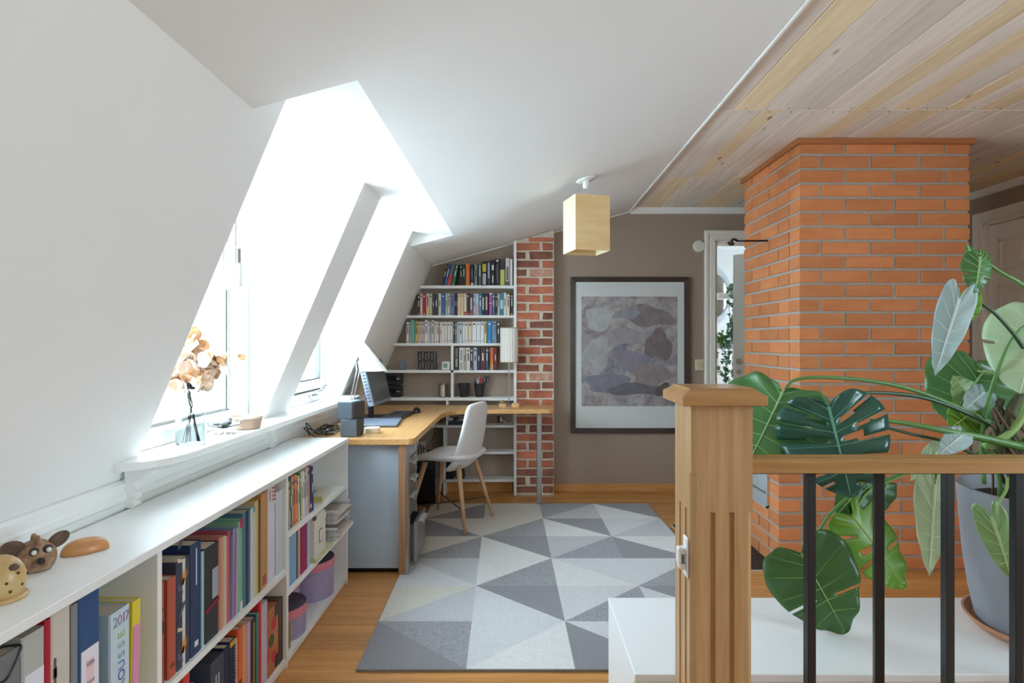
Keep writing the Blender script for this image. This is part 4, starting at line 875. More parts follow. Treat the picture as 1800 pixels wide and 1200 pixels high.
MB().tube(spline([(-.155, 5.065, z6+.045), (-.12, 5.055, z6+.025), (-.08, 5.05, z6+.012), (-.055, 5.035, z6+.05), (-.05, 5.035, z6+.14)], 6), .003, 6).build('cord', wp, wcb)
# things on the desk top
def speaker(label, x, y, z, rz, s=(.092, .135, .098)):
    o = thing('speaker', label, 'speaker', (x, y, z), rz, group='two stacked cube speakers')
    MB().bbox(-s[0]/2, s[0]/2, -s[1]/2, s[1]/2, .0, s[2], .004).build('cabinet', mat('speaker_grey', '#5f6a74', .4, var=.2, scale=30), o, local=True)
    MB().bbox(s[0]/2, s[0]/2+.012, -s[1]/2+.002, s[1]/2-.002, .002, s[2]-.002, .005).build('grille', mat('speaker_cloth', '#40393a', .8, bump=.4, bscale=300), o, local=True)
    for yy in (-s[1]/2+.012, s[1]/2-.012):
        for zz_ in (.012, s[2]-.012): MB().lathe([(.003, -.001), (.003, .001)], 8, Matrix.Translation((-s[0]/2-.0005, yy, zz_)) @ Matrix.Rotation(PI/2, 4, 'Y')).build('screw', black_plastic, o, local=True)
    return o
speaker('grey cube speaker at the bottom of the stack on the desk', -.955, 3.395, DZT, .05); speaker('grey cube speaker stacked on top of the other', -.962, 3.40, DZT+.0985, -.22)
cd_ = tag(auto(MB().lathe([(.0, 0), (.043, 0), (.046, .003), (.046, .026), (.043, .030), (.0, .030)], 32, Matrix.Translation((-.862, 3.50, DZT)), cap=False).build('cream_puck', mat('cream_plastic', '#e3dac4', .45))), 'round cream puck beside the stacked speakers', 'puck')
lp = thing('laptop', 'closed blue-grey laptop lying on the desk', 'laptop', (-.90, 3.86, DZT), .10)
MB().bbox(-.125, .125, -.17, .17, .002, .010, .002).build('base', mat('lap_grey', '#6b727c', .4, .4), lp, local=True); MB().bbox(-.125, .125, -.17, .17, .0105, .018, .002).build('lid', mat('lap_blue', '#8b96a8', .4, .3), lp, local=True)
kb = thing('keyboard', 'black computer keyboard below the monitor', 'keyboard', (-.86, 4.23, DZT), -.06)
MB().bbox(-.075, .075, -.165, .165, .004, .020, .004).build('tray', black_plastic, kb, local=True)
for r_ in range(5):
    for k in range(15): MB().bbox(-.062+r_*.025, -.062+r_*.025+.021, -.155+k*.0207, -.155+k*.0207+.018, .019, .025, .001).build('key', dark_grey, kb, local=True)
MB().box(.06, .07, -.15, .15, 0, .004).box(-.07, -.06, -.15, .15, 0, .004).build('foot', black_plastic, kb, local=True)
ms = thing('mouse', 'black ergonomic computer mouse at the desk corner', 'mouse', (-.775, 4.50, DZT), .3)
b = MB(); n = 16
prof = [(-.06, .012), (-.045, .028), (-.02, .040), (.01, .042), (.04, .030), (.058, .012)]
rings = []
for yy, zz_ in prof: rings.append([(.034*math.cos(t*PI/8)*(1-.25*abs(yy)/.06), yy, max(0, zz_*math.sin(t*PI/8))) for t in range(9)])
b.add([p for r in rings for p in r], [(i*9+j, i*9+j+1, (i+1)*9+j+1, (i+1)*9+j) for i in range(5) for j in range(8)]+[tuple(range(9)), tuple(45+j for j in range(9))]+[(i*9, (i+1)*9, (i+1)*9+8, i*9+8) for i in range(5)])
sub(b.build('shell', mat('mouse_black', '#1c1c1f', .3), ms, local=True), 1); MB().tube(spline([(0, -.055, .012), (-.02, -.12, .008), (-.09, -.16, .004), (-.15, -.12, .004)], 6), .002, 6).build('cord', black_plastic, ms, local=True)
mn = thing('monitor', 'grey computer monitor tilted back on the desk, seen from the side', 'monitor', (-.985, 4.15, DZT))
Mm = Matrix.Translation((-.945, 4.15, .875)) @ Matrix.Rotation(math.radians(-3), 4, 'Z') @ Matrix.Rotation(math.radians(-14), 4, 'Y')
MB().bbox(-.040, 0, -.215, .215, 0, .315, .006, Mm).build('bezel', mat('monitor_grey', '#8d98a6', .35, .3), mn)
MB().box(0, .0012, -.203, .203, .022, .303, Mm).build('screen', mat('screen_dark', '#55565a', .22, .2), mn)
MB().bbox(-.065, -.04, -.10, .10, .06, .26, .006, Mm).build('back_shell', dark_grey, mn)
for k in range(12): MB().box(-.030, -.010, -.2165, -.215, .03+k*.022, .042+k*.022, Mm).build('vent', mat('vent_dark', '#4a5058', .5), mn)
MB().tube([(-1.03, 4.15, DZT+.01), (-1.035, 4.15, .93)], .02, 10).bbox(-1.05, -.985, 4.08, 4.22, .90, .98, .004).build('neck', black_plastic, mn); MB().bbox(-1.15, -.93, 4.03, 4.27, DZT, DZT+.014, .005).build('stand', black_plastic, mn)
# white cone desk lamp
dl = thing('desk_lamp', 'white cone desk lamp with twin chrome arms over the monitor', 'lamp', (-1.06, 3.76, DZT))
wlm = mat('lamp_white', '#f2f0ec', .4)
auto(MB().lathe([(0, 0), (.075, 0), (.078, .006), (.076, .018), (.02, .026), (0, .026)], 32, Matrix.Translation((-1.06, 3.76, DZT)), cap=False).build('base', wlm, dl))
pA, pB = px(616, 703, 3.76), px(627.5, 650, 3.76); off = Vector((.018, 0, -.002))
for o_v in (Vector((0, 0, 0)), off):
    MB().tube([Vector((-1.065, 3.76, DZT+.02))+o_v, pA+o_v, pB+o_v, px(626, 640, 3.76)+o_v], .0035, 8).build('arm', chrome, dl, smooth=True)
MB().tube([px(627, 645, 3.76), px(624.5, 632, 3.76), px(623.5, 628, 3.76), px(627, 626, 3.76), px(634, 625.5, 3.76), px(637, 641, 3.76)], .003, 8).build('bracket', chrome, dl, smooth=True)
cT, cB = px(631.5, 597, 3.76), px(658.5, 651.5, 3.76); rT, rB = 6*3.76/1050, 22.5*3.76/1050
b = MB(); n = 40; vs = []
for r_, c_c, tl in ((rT, cT, 0), (rT*1.05, cT+(cB-cT)*.03, 0), (rB, cB, 0), (rB*.97, cB+Vector((0, 0, .001)), 0), (rT*.9, cT+(cB-cT)*.06, 0)):
    vs += [c_c+Vector((r_*math.cos(2*PI*i/n), r_*math.sin(2*PI*i/n), 0)) for i in range(n)]
b.add(vs, [(j*n+i, j*n+(i+1) % n, (j+1)*n+(i+1) % n, (j+1)*n+i) for j in range(4) for i in range(n)]+[tuple(range(n))])
auto(b.build('shade', wlm, dl))
# cables heap
cb_ = thing('cable_heap', 'heap of black cables at the wall end of the desk', 'cable', (-1.1, 3.45, DZT))
rc = random.Random(8)
for k in range(9):
    cx, cy = rc.uniform(-1.16, -1.03), rc.uniform(3.36, 3.55); a0 = rc.uniform(0, 6); r_ = rc.uniform(.03, .06)
    pts = [(max(-1.195, cx+r_*math.cos(a0+i*.8)), cy+r_*1.4*math.sin(a0+i*.8), DZT+.006+rc.uniform(0, .03)) for i in range(7)]
    MB().tube(spline(pts, 5), .0032, 6).build('cable', black_plastic, cb_)
MB().tube(spline([(-1.17, 3.33, DZT+.005), (-1.185, 3.32, DZT+.08), (-1.14, 3.33, DZT+.03), (-1.08, 3.36, DZT+.005)], 8), .003, 6).build('cable', black_plastic, cb_)
MB().tube(spline([(-1.13, 3.30, DZT+.005), (-1.19, 3.30, DZT+.055), (-1.14, 3.36, DZT+.03), (-1.05, 3.40, DZT+.006)], 8), .003, 6).build('cable', black_plastic, cb_)
MB().bbox(-1.10, -1.09, 3.40, 3.43, DZT+.02, DZT+.03, .001).build('tag', wp, cb_)
# pleated shade table lamp at the right of the desk
tl = thing('table_lamp', 'table lamp with pleated beige shade on a thin steel pole', 'lamp', (-.085, 4.95, DZT))
auto(MB().lathe([(0, 0), (.06, 0), (.06, .008), (.004, .010), (.004, .60), (0, .60)], 24, Matrix.Translation((-.085, 4.95, DZT)), cap=False).build('pole', steel, tl))
b = MB(); n = 72; vs = []
for z in (1.130, 1.413):
    vs += [(-.085+(.074 if i % 4 else .070)*math.cos(2*PI*i/n), 4.95+(.074 if i % 4 else .070)*math.sin(2*PI*i/n), z) for i in range(n)]
b.add(vs, [(i, (i+1) % n, n+(i+1) % n, n+i) for i in range(n)]); b.build('shade', mat('shade_linen', '#e8e2da', .8), tl)
for z in (1.130, 1.411): MB().lathe([(.0755, z-.002), (.0755, z+.004), (.072, z+.004), (.072, z-.002)], 40, Matrix.Translation((-.085, 4.95, 0)), cap=False).build('shade_rim', mat('rim_beige', '#c9a88c', .6), tl)
for s_i, (x, lab) in enumerate(((-.135, 'small wooden hexagonal block carrying the green stone'), (-.030, 'small wooden hexagonal block right of the lamp pole'))):
    M_ = Matrix.Translation((x, 4.86, DZT)); hexa = [(.034*math.cos(i*PI/3+.3), .034*math.sin(i*PI/3+.3)) for i in range(6)]
    tag(MB().prism(hexa, 0, .030, 'z', M_).build('wooden_block', wood('block_wood', '#e6c290', '#d8ae76', 0, .5, .05)), lab, 'block', 'wooden blocks on the desk')
tag(auto(MB().lathe([(0, 0), (.018, .001), (.026, .009), (.024, .018), (.012, .024), (0, .025)], 20, Matrix.Translation((-.135, 4.86, DZT+.030)), cap=False, sx=1.1, sy=.85).build('green_stone', mat('olive_stone', '#8f8450', .4, var=.5, scale=40))), 'polished olive green stone on a wooden block', 'stone')
# things on the wall shelves
z4, z5 = shelf_tops[4], shelf_tops[5]
tag(bev(MB().bbox(xpx(699.5), xpx(710.5), SY+.03, SY+.085, z4, z4+.078, .004).build('blue_candle', mat('candle_blue', '#6d7b88', .5)), .004), 'short slate blue block candle on the fourth wall shelf', 'candle')
tv = thing('trivet', 'dark squiggle pattern metal trivet leaning on the fourth wall shelf', 'trivet', (xpx(748), SY+.1, z4))
zt_ = .155; x0, x1 = xpx(732), xpx(764); stp = (x1-x0)/3.0
for zb in (0, .078):
    for k in range(3):
        xa = x0+k*stp; w = stp/4; r_ = MB(); pts = []
        hgt = .074; y_ = SY+.098
        for q in range(9): a = PI-q*PI/8; pts.append((xa+w*1.0+w*math.cos(a), y_, z4+zb+hgt-w-.004+w*math.sin(a)))
        pts = [(xa, y_, z4+zb+.016)]+pts+[(xa+2*w, y_, z4+zb+.02)]
        for q in range(9): a = PI+q*PI/8; pts.append((xa+3*w+w*math.cos(a), y_, z4+zb+w+.004+w*math.sin(a)))
        pts += [(xa+4*w, y_, z4+zb+hgt-.012)]
        MB().tube(pts, .005, 8).build('loop', mat('cast_iron', '#45474b', .5, .5), tv, smooth=True)
MB().box(x0-.004, x1+.004, SY+.094, SY+.102, z4, z4+.006).box(x0-.004, x1+.004, SY+.094, SY+.102, z4+.074, z4+.082).box(x0-.004, x1+.004, SY+.094, SY+.102, z4+.150, z4+.157).box(x0-.006, x0, SY+.094, SY+.102, z4, z4+.157).box(x1, x1+.006, SY+.094, SY+.102, z4, z4+.157).build('frame', MC['cast_iron'], tv)
th = thing('thermometer', 'white digital thermometer on the fourth wall shelf', 'thermometer', (xpx(783), SY+.05, z4))
bev(MB().bbox(xpx(775.5), xpx(790.5), SY+.035, SY+.06, z4, z4+.074, .008).build('case', wp, th), .003); MB().box(xpx(778.5), xpx(785.5), SY+.034, SY+.0355, z4+.020, z4+.058).build('display', mat('lcd', '#7f9994', .3), th)
cn = thing('canister', 'brushed steel lidded canister on the fifth wall shelf', 'canister', (xpx(776.5), SY+.06, z5))
Mc = Matrix.Translation((xpx(776.5), SY+.06, z5))
auto(MB().lathe([(.0355, 0), (.037, .002), (.037, .096), (.0355, .098)], 28, Mc).build('body', mat('steel_warm', '#b5afa2', .3, 1), cn)); auto(MB().lathe([(.038, .098), (.038, .108), (.030, .112), (.008, .113), (.008, .120), (.0, .120)], 28, Mc, cap=False).build('lid', MC['steel_warm'], cn))
def cup(label, xp):
    M_ = Matrix.Translation((xpx(xp), SY+.06, z5)); o = thing('black_cup', label, 'cup', (xpx(xp), SY+.06, z5), group='two ribbed black cups')
    auto(MB().lathe([(.0, 0), (.033, 0), (.048, .112), (.0505, .114), (.050, .118), (.0465, .118), (.031, .006), (.0, .006)], 30, M_, cap=False).build('body', mat('cup_black', '#2a2b2d', .5), o))
    for z in (.03, .055, .08): auto(MB().lathe([(.0335+z*.134, z-.002), (.0348+z*.134, z), (.0335+z*.134, z+.002)], 30, M_, cap=False).build('rib', MC['cup_black'], o))
cup('empty ribbed black cup on the fifth wall shelf', 814); cup('ribbed black cup holding pens and scissors', 842)
rc = random.Random(2); cx, cy = xpx(842), SY+.06
for k, (dx, dz, col, lab) in enumerate(((-.045, .165, '#6b5a4a', 'brown pencil'), (-.018, .15, '#e8e8ec', 'white pen'), (-.006, .17, '#d8d0d8', 'pale grey pen'), (.006, .165, '#d23a44', 'red marker'), (.016, .168, '#c8303c', 'dark red marker'), (-.03, .14, '#2f3550', 'navy pen'))):
    p0, p1 = Vector((cx+dx*.35, cy+rc.uniform(-.015, .015), z5+.012)), Vector((cx+dx, cy+rc.uniform(-.02, .02), z5+dz))
    o = tag(MB().tube([p0, p0.lerp(p1, .96), p1], [.0045 if k != 3 and k != 4 else .007]*2+[.002], 8).build('pen', mat('pen_'+col, col, .4), smooth=True), '%s standing in the cup with the scissors' % lab, 'pen', 'pens in the black cup')
sc_ = thing('scissors', 'scissors with black loop handles in the pen cup', 'scissors', (cx+.02, cy, z5+.02))
MB().box(cx+.008, cx+.022, cy-.002, cy+.002, z5+.012, z5+.12, Matrix.Translation((cx, cy, z5)) @ Matrix.Rotation(.2, 4, 'Y') @ Matrix.Translation((-cx, -cy, -z5))).build('blade', steel, sc_)
for dx, dz in ((.045, .150), (.072, .150)):
    pts = [(cx+dx+.012*math.cos(t*PI/8)+.006*math.sin(t*PI/8), cy, z5+dz+.026*math.sin(t*PI/8)) for t in range(17)]
    MB().tube(pts, .004, 8).build('handle_loop', black_plastic, sc_, smooth=True)
MB().tube([(cx+.028, cy, z5+.10), (cx+.040, cy, z5+.128)], .007, 8).tube([(cx+.035, cy, z5+.10), (cx+.06, cy, z5+.126)], .006, 8).build('handle_shank', mat('blue_plastic', '#2f4f7c', .4), sc_)
hs_ = thing('hifi_unit', 'stack of two black hi-fi boxes at the left end of the fifth shelf', 'hi-fi', (xpx(690), SY+.06, z5))
for k in range(2):
    MB().bbox(xpx(672), xpx(704), SY+.004, YB-.01, z5+k*.108+.002, z5+k*.108+.100, .004).build('box', black_plastic, hs_)
    MB().lathe([(.012, 0), (.012, .002)], 16, Matrix.Translation((xpx(700), SY+.004, z5+k*.108+.05)) @ Matrix.Rotation(PI/2, 4, 'X'), sx=1.3, sy=.35).build('badge', chrome, hs_)
    MB().box(xpx(680), xpx(696), SY+.002, SY+.005, z5+k*.108+.03, z5+k*.108+.075).build('display', mat('black_gloss2', '#08080a', .1), hs_)

# ------------------------------------------------------------------ chair
F = Vector((-.934, .357, 0)); Mch = Matrix.Translation((-.494, 4.28, 0)) @ Matrix.Rotation(math.atan2(F.y, F.x), 4, 'Z')   # local +x faces forward
chr_ = thing('desk_chair', 'light grey upholstered shell chair with tapered beech legs', 'chair', m=Mch)
fab = mat('chair_fabric', '#e9e8e6', .9, var=.25, scale=220, bump=.25, bscale=400, col2='#d2d1cf', sheen=.2)
b = MB(); nu, nv = 9, 9; vs = []
for i in range(nu):
    u = -1+2*i/(nu-1)
    for j in range(nv):
        v = -1+2*j/(nv-1)
        x = .005+u*.225*(1-.10*v*v); y = v*.225*(1-.16*max(0, u)**2-.10*max(0, -u)**3)*(1-.02*u)
        z = .462+.020*v*v-.022*max(0, u)**3*1.0+.010*(1-u)*0+.012*max(0, -u)**2
        vs.append((x, y, z))
b.add(vs, [(i*nv+j, i*nv+j+1, (i+1)*nv+j+1, (i+1)*nv+j) for i in range(nu-1) for j in range(nv-1)])
o = b.build('seat', fab, chr_, local=True); solid(o, .042, -1); sub(o, 2)
b = MB(); nu, nv = 12, 9; vs = []
for i in range(nu):
    t = i/(nu-1); z = .405+t*.475; xc = -.150-.085*t**1.1-.02*math.sin(t*PI)+.10*max(0, (.16-t)/.16)**2*.6
    hw = .215*(1-.30*t**1.5); hw *= (1-.16*max(0, (t-.85)/.15)**2) * (1-.18*max(0, (.2-t)/.2)**2)
    for j in range(nv):
        v = -1+2*j/(nv-1); vs.append((xc+.055*v*v*(1-.5*t), v*hw, z-(.012*v*v if i == nu-1 else 0)))
b.add(vs, [(i*nv+j, i*nv+j+1, (i+1)*nv+j+1, (i+1)*nv+j) for i in range(nu-1) for j in range(nv-1)])
o = b.build('backrest', fab, chr_, local=True); solid(o, .034, 0); sub(o, 2)
legw = wood('chair_beech', '#d9b08c', '#c89a72', 2, .45, .03)
tops = []
for sx_, sy_ in ((1, 1), (1, -1), (-1, 1), (-1, -1)):
    p1 = Vector((sx_*.13, sy_*.13, .452)); p0 = Vector((sx_*.231, sy_*.231, .001 if (sx_ == 1 and sy_ == 1) else .0118))
    MB().tube([p0, p0.lerp(p1, .5), p1], [.0105, .015, .0185], 16).build('leg', legw, chr_, local=True, smooth=True); tops.append((p0, p1))
    q = p0.lerp(p1, .33); MB().lathe([(.003, -.0165), (.003, .0165)], 8, Matrix.Translation(q) @ Matrix.Rotation(PI/2, 4, 'X')).build('bolt', black_metal, chr_, local=True)
for a, c_i in ((0, 3), (1, 2)):
    MB().tube([tops[a][0].lerp(tops[a][1], .33), tops[c_i][0].lerp(tops[c_i][1], .33)], .004, 8).build('cross_rod', black_metal, chr_, local=True)
# ------------------------------------------------------------------ rug
rg_pal = {'d': '#8a878c', 's': '#a1a0a4', 'm': '#c2c2c4', 'l': '#d4d4d5', 'c': '#d6d0c4', 'w': '#e2e0dc'}
def rugmat(k):
    c = rg_pal[k]; m = mat('rug_'+k, c, .95, var=.9 if k == 's' else .35, scale=75, bump=1.0, bscale=140, col2='#7f7e82' if k == 's' else None, sheen=.3); return m
# (above the diagonal, below the diagonal) per cell, rows near to far, columns left to right
RUG = [[('s', 'd'), ('l', 'w'), ('l', 'd'), ('l', 'm')], [('c', 'm'), ('d', 'l'), ('l', 's'), ('d', 'l')], [('m', 'l'), ('w', 's'), ('l', 'w'), ('l', 's')],
       [('c', 's'), ('d', 'w'), ('m', 's'), ('w', 'd')], [('c', 'd'), ('c', 's'), ('d', 'w'), ('l', 'm')], [('c', 'd'), ('c', 'c'), ('s', 'm'), ('d', 'w')]]
A_, B_, C_ = Vector((-.639, 2.353, 0)), Vector((1.078, 2.353, 0)), Vector((-.6975, 4.756, 0))
rgm = Matrix.Translation((A_+B_+C_+(B_+C_-A_))/4)
b = MB(); keys = list(rg_pal); ht = .011
def rp_(c, r): return A_+(B_-A_)*(c/4)+(C_-A_)*(r/6)
for r in range(6):
    for c in range(4):
        p00, p10, p11, p01 = rp_(c, r), rp_(c+1, r), rp_(c+1, r+1), rp_(c, r+1); up, dn = RUG[r][c]; Z = Vector((0, 0, ht))
        if (c+r) % 2 == 0: tu, td = (p01, p10, p11), (p00, p10, p01)
        else: tu, td = (p00, p11, p01), (p00, p10, p11)
        b.cur = keys.index(up); b.add([p+Z for p in tu], [(0, 1, 2)]); b.cur = keys.index(dn); b.add([p+Z for p in td], [(0, 1, 2)])
rug = thing('rug', 'grey rug with a pattern of shaded triangles', 'rug', (.19, 3.55, 0))
b.build('pile', [rugmat(k) for k in keys], rug)
b = MB(); D_ = B_+C_-A_; q = [A_, B_, D_, C_]; cen = (A_+D_)/2
vs = [cen+(p-cen)*1.004 for p in q]; b.add(vs+[p+Vector((0, 0, .0105)) for p in vs], [(0, 1, 5, 4), (1, 2, 6, 5), (2, 3, 7, 6), (3, 0, 4, 7), (0, 3, 2, 1), (4, 5, 6, 7)])
b.build('backing', mat('rug_edge', '#8a8680', .95, bump=.8, bscale=200), rug)

# ------------------------------------------------------------------ framed print (a plain abstract stand-in) and wall fittings
PYf = YB
pf = thing('framed_print', 'large dark framed abstract grey-mauve print with a white mat', 'picture', (.95, YB, .52))
fx0, fx1, fz0, fz1 = (1003-913)*5.165/1050, (1211-913)*5.165/1050, 1.3-160.5*5.165/1050, 1.3+113*5.165/1050
fm = wood('dark_frame', '#4a3f39', '#342b27', 0, .35, .02); w_ = .042
def fr_side(pts):
    MB().add([(p[0], p[1], p[2]) for p in pts], [(0, 1, 2, 3), (4, 5, 6, 7), (0, 4, 5, 1), (1, 5, 6, 2), (2, 6, 7, 3), (3, 7, 4, 0)]).build('frame_side', fm, pf)
y0_, y1_ = YB-.030, YB-.001
for (xa, za, xb, zb, xc, zc, xd, zd) in ((fx0, fz0, fx1, fz0, fx1-w_, fz0+w_, fx0+w_, fz0+w_), (fx0, fz1, fx1, fz1, fx1-w_, fz1-w_, fx0+w_, fz1-w_), (fx0, fz0, fx0, fz1, fx0+w_, fz1-w_, fx0+w_, fz0+w_), (fx1, fz0, fx1, fz1, fx1-w_, fz1-w_, fx1-w_, fz0+w_)):
    fr_side([(xa, y0_, za), (xb, y0_, zb), (xc, y0_+.008, zc), (xd, y0_+.008, zd), (xa, y1_, za), (xb, y1_, zb), (xc, y1_, zc), (xd, y1_, zd)])
MB().box(fx0+w_-.004, fx1-w_+.004, YB-.014, YB-.002, fz0+w_-.004, fz1-w_+.004).build('mat_board', mat('mat_white', '#d5d9d7', .7), pf)
ax0, ax1, az0, az1 = (1022-913)*5.165/1050, (1191-913)*5.165/1050, 1.3-113.5*5.165/1050, 1.3+79*5.165/1050
m = bpy.data.materials.new('abstract_print'); m.use_nodes = True; N = m.node_tree.nodes; L = m.node_tree.links; bs = N['Principled BSDF']; bs.inputs['Roughness'].default_value = .6
tc = N.new('ShaderNodeTexCoord')
def nz(scale, dist=0, det=6):
    n = N.new('ShaderNodeTexNoise'); n.inputs['Scale'].default_value = scale; n.inputs['Detail'].default_value = det; n.inputs['Distortion'].default_value = dist; L.new(tc.outputs['Object'], n.inputs['Vector']); return n
def ramp(src, stops):
    r = N.new('ShaderNodeValToRGB'); e = r.color_ramp.elements
    while len(e) < len(stops): e.new(.5)
    for q_, (p, c) in zip(e, stops): q_.position = p; q_.color = (*hx(c), 1)
    L.new(src, r.inputs[0]); return r
n1 = ramp(nz(2.6, .8).outputs['Fac'], [(.28, '#6d6f80'), (.42, '#8a8791'), (.5, '#b9b6b4'), (.6, '#9a8c8c'), (.74, '#74686a')])
n2 = ramp(nz(16, 1.2).outputs['Fac'], [(.35, '#66656e'), (.55, '#aaa6a6'), (.7, '#c4b4aa')])
mx = N.new('ShaderNodeMix'); mx.data_type = 'RGBA'; mx.inputs[0].default_value = .38; L.new(n1.outputs[0], mx.inputs[6]); L.new(n2.outputs[0], mx.inputs[7]); L.new(mx.outputs[2], bs.inputs['Base Color'])
MB().box(ax0, ax1, YB-.0150, YB-.013, az0, az1).build('print', m, pf)
# loose abstract colour fields on the print
def blob(cx, cz, rx, rz, col, k, seed, rot=0):
    rr = random.Random(seed); n = 28; vs = []
    for i in range(n):
        a = 2*PI*i/n; q_ = 1+.16*math.sin(3*a+seed)+.09*math.sin(5*a+seed*2); u, v = rx*q_*math.cos(a), rz*q_*math.sin(a)
        vs.append((cx+u*math.cos(rot)-v*math.sin(rot), YB-.0152-k*.00015, cz+u*math.sin(rot)+v*math.cos(rot)))
    MB().add(vs, [tuple(range(n))]).build('colour_field', mat('field_'+col, col, .7, var=.6, scale=14, bump=.1), pf)
acx, acz = (ax0+ax1)/2, (az0+az1)/2
for k_, (u, v, ru, rv, c_c, ro_) in enumerate(((-.25, .28, .13, .10, '#bfc1c0', .1), (.18, .30, .20, .09, '#8f8688', -.1), (-.05, .12, .24, .07, '#a7a4a9', .05), (.25, .05, .12, .13, '#85797b', .2), (-.28, -.02, .10, .15, '#b4b5b8', 0), (.02, -.08, .16, .09, '#9591a0', -.2), (-.20, -.27, .18, .08, '#8b8a98', .1), (.18, -.22, .16, .12, '#9d9090', .3), (.05, -.33, .25, .05, '#77767f', 0), (.30, -.34, .08, .06, '#6a6062', 0), (-.02, .33, .12, .05, '#9c9ea8', .2))):
    blob(acx+u, acz+v, ru, rv, c_c, k_+1, k_+1, ro_)
tag(auto(MB().lathe([(.052, 0), (.052, -.014), (.046, -.022), (0, -.022)], 32, Matrix.Translation((1.556, YB, 2.124)) @ Matrix.Rotation(-PI/2, 4, 'X'), cap=False).build('smoke_alarm', mat('alarm_white', '#e6e2d9', .5))), 'round white smoke alarm on the wall beside the doorway', 'smoke alarm')
swt = thing('light_switch', 'cream light switch on the wall beside the doorway', 'switch', (1.565, YB, 1.09))
cr2 = mat('cream_switch', '#e0d6b8', .45)
sx0, sx1, sz0, sz1 = (1222-913)*5.17/1050, (1237-913)*5.17/1050+.004, 1.3-50.5*5.17/1050, 1.3-31.5*5.17/1050
MB().bbox(sx0, sx1, YB-.012, YB, sz0, sz1, .003).build('plate', cr2, swt); MB().bbox(sx0+.016, sx1-.012, YB-.018, YB-.011, sz0+.016, sz1-.016, .003).build('rocker', mat('cream_switch2', '#d6caa4', .45), swt)

# ------------------------------------------------------------------ hanging lamps
hl = thing('pendant_lamp', 'square veneer wood pendant lamp hanging from the sloping ceiling', 'lamp', m=Matrix.Translation((.401, 3.592, 1.834)) @ Matrix.Rotation(math.radians(15), 4, 'Z'))
ven = wood('veneer', '#e8c893', '#d9b27a', 0, .6, .02, 9, 3); s2 = .1075; hh = .323; th_ = .0015
m_v = MC['veneer']; N = m_v.node_tree.nodes; N['Principled BSDF'].inputs['Transmission Weight'].default_value = 0
for k, (a, c, d, e) in enumerate(((-s2, s2, -s2, -s2+th_), (-s2, s2, s2-th_, s2), (-s2, -s2+th_, -s2+th_, s2-th_), (s2-th_, s2, -s2+th_, s2-th_))):
    MB().box(a, c, d, e, 0, hh).build('shade_panel', ven if k < 2 else mat('veneer_pale', '#e6d6b0', .7, var=.08, scale=8), hl, local=True)  # left and right panels are paler than front and back
MB().box(-s2, s2, -.004, .004, hh-.012, hh-.006).box(-.004, .004, -s2, s2, hh-.012, hh-.006).build('spider', whitegloss, hl, local=True)
MB().lathe([(.0, .20), (.02, .205), (.03, .235), (.022, .265), (.016, .30), (.016, .315), (0, .315)], 20, cap=False).build('bulb', mat('bulb_opal', '#f4f0e8', .3), hl, local=True, smooth=True)
tilt = Matrix.Translation((0, 0, .438)) @ Matrix.Rotation(math.radians(-15), 4, 'Z') @ Matrix.Rotation(-math.atan(.273), 4, 'Y')
auto(MB().lathe([(.0, .004), (.060, .004), (.060, -.002), (.052, -.008), (.0, -.010)], 28, tilt, cap=False).build('ceiling_plate', whitegloss, hl, local=True))
MB().lathe([(.017, .385), (.020, .40), (.018, .436), (.012, .44)], 16).build('ceiling_cup', whitegloss, hl, local=True, smooth=True)
MB().tube([(-.012, 0, .39), (-.02, 0, .35), (-.014, 0, .312)], .0016, 5).tube([(.010, 0, .39), (.004, .004, .35), (.008, 0, .312)], .0022, 6).tube([(.004, .0, .39), (.006, -.01, .312)], .001, 5).build('cord', wp, hl, local=True)
wlp = thing('window_lamp', 'small glass tube pendant lamp hanging in the window recess', 'lamp', (-1.09, 2.29, 1.49))
gx, gy = -1.09, 2.29; T_ = Matrix.Translation((gx, gy, 0))
frost = mat('frosted_white', '#f4f4f2', .6)
MB().tube([(gx, gy, 1.64), (gx, gy, 2.04)], .005, 8).build('rod', chrome, wlp); auto(MB().lathe([(.022, 1.60), (.022, 1.655), (.012, 1.66)], 20, T_).build('socket', mat('socket_metal', '#c3c1bd', .3, .8), wlp))
auto(MB().lathe([(.026, 1.51), (.026, 1.60)], 24, T_).build('inner_tube', frost, wlp))
auto(MB().lathe([(.036, 1.495), (.036, 1.675), (.0335, 1.675), (.0335, 1.495), (.036, 1.495)], 28, T_, cap=False).build('glass_tube', clear, wlp))
MB().tube([(gx-.046, gy-.01, 1.655), (gx+.046, gy+.01, 1.655)], .0025, 6).lathe([(.005, 0), (.005, .006)], 8, Matrix.Translation((gx+.046, gy+.01, 1.652))).build('pin', chrome, wlp)
auto(MB().lathe([(.0, 2.041), (.05, 2.041), (.05, 2.025), (.0, 2.02)], 24, T_, cap=False).build('ceiling_rose', whitegloss, wlp))

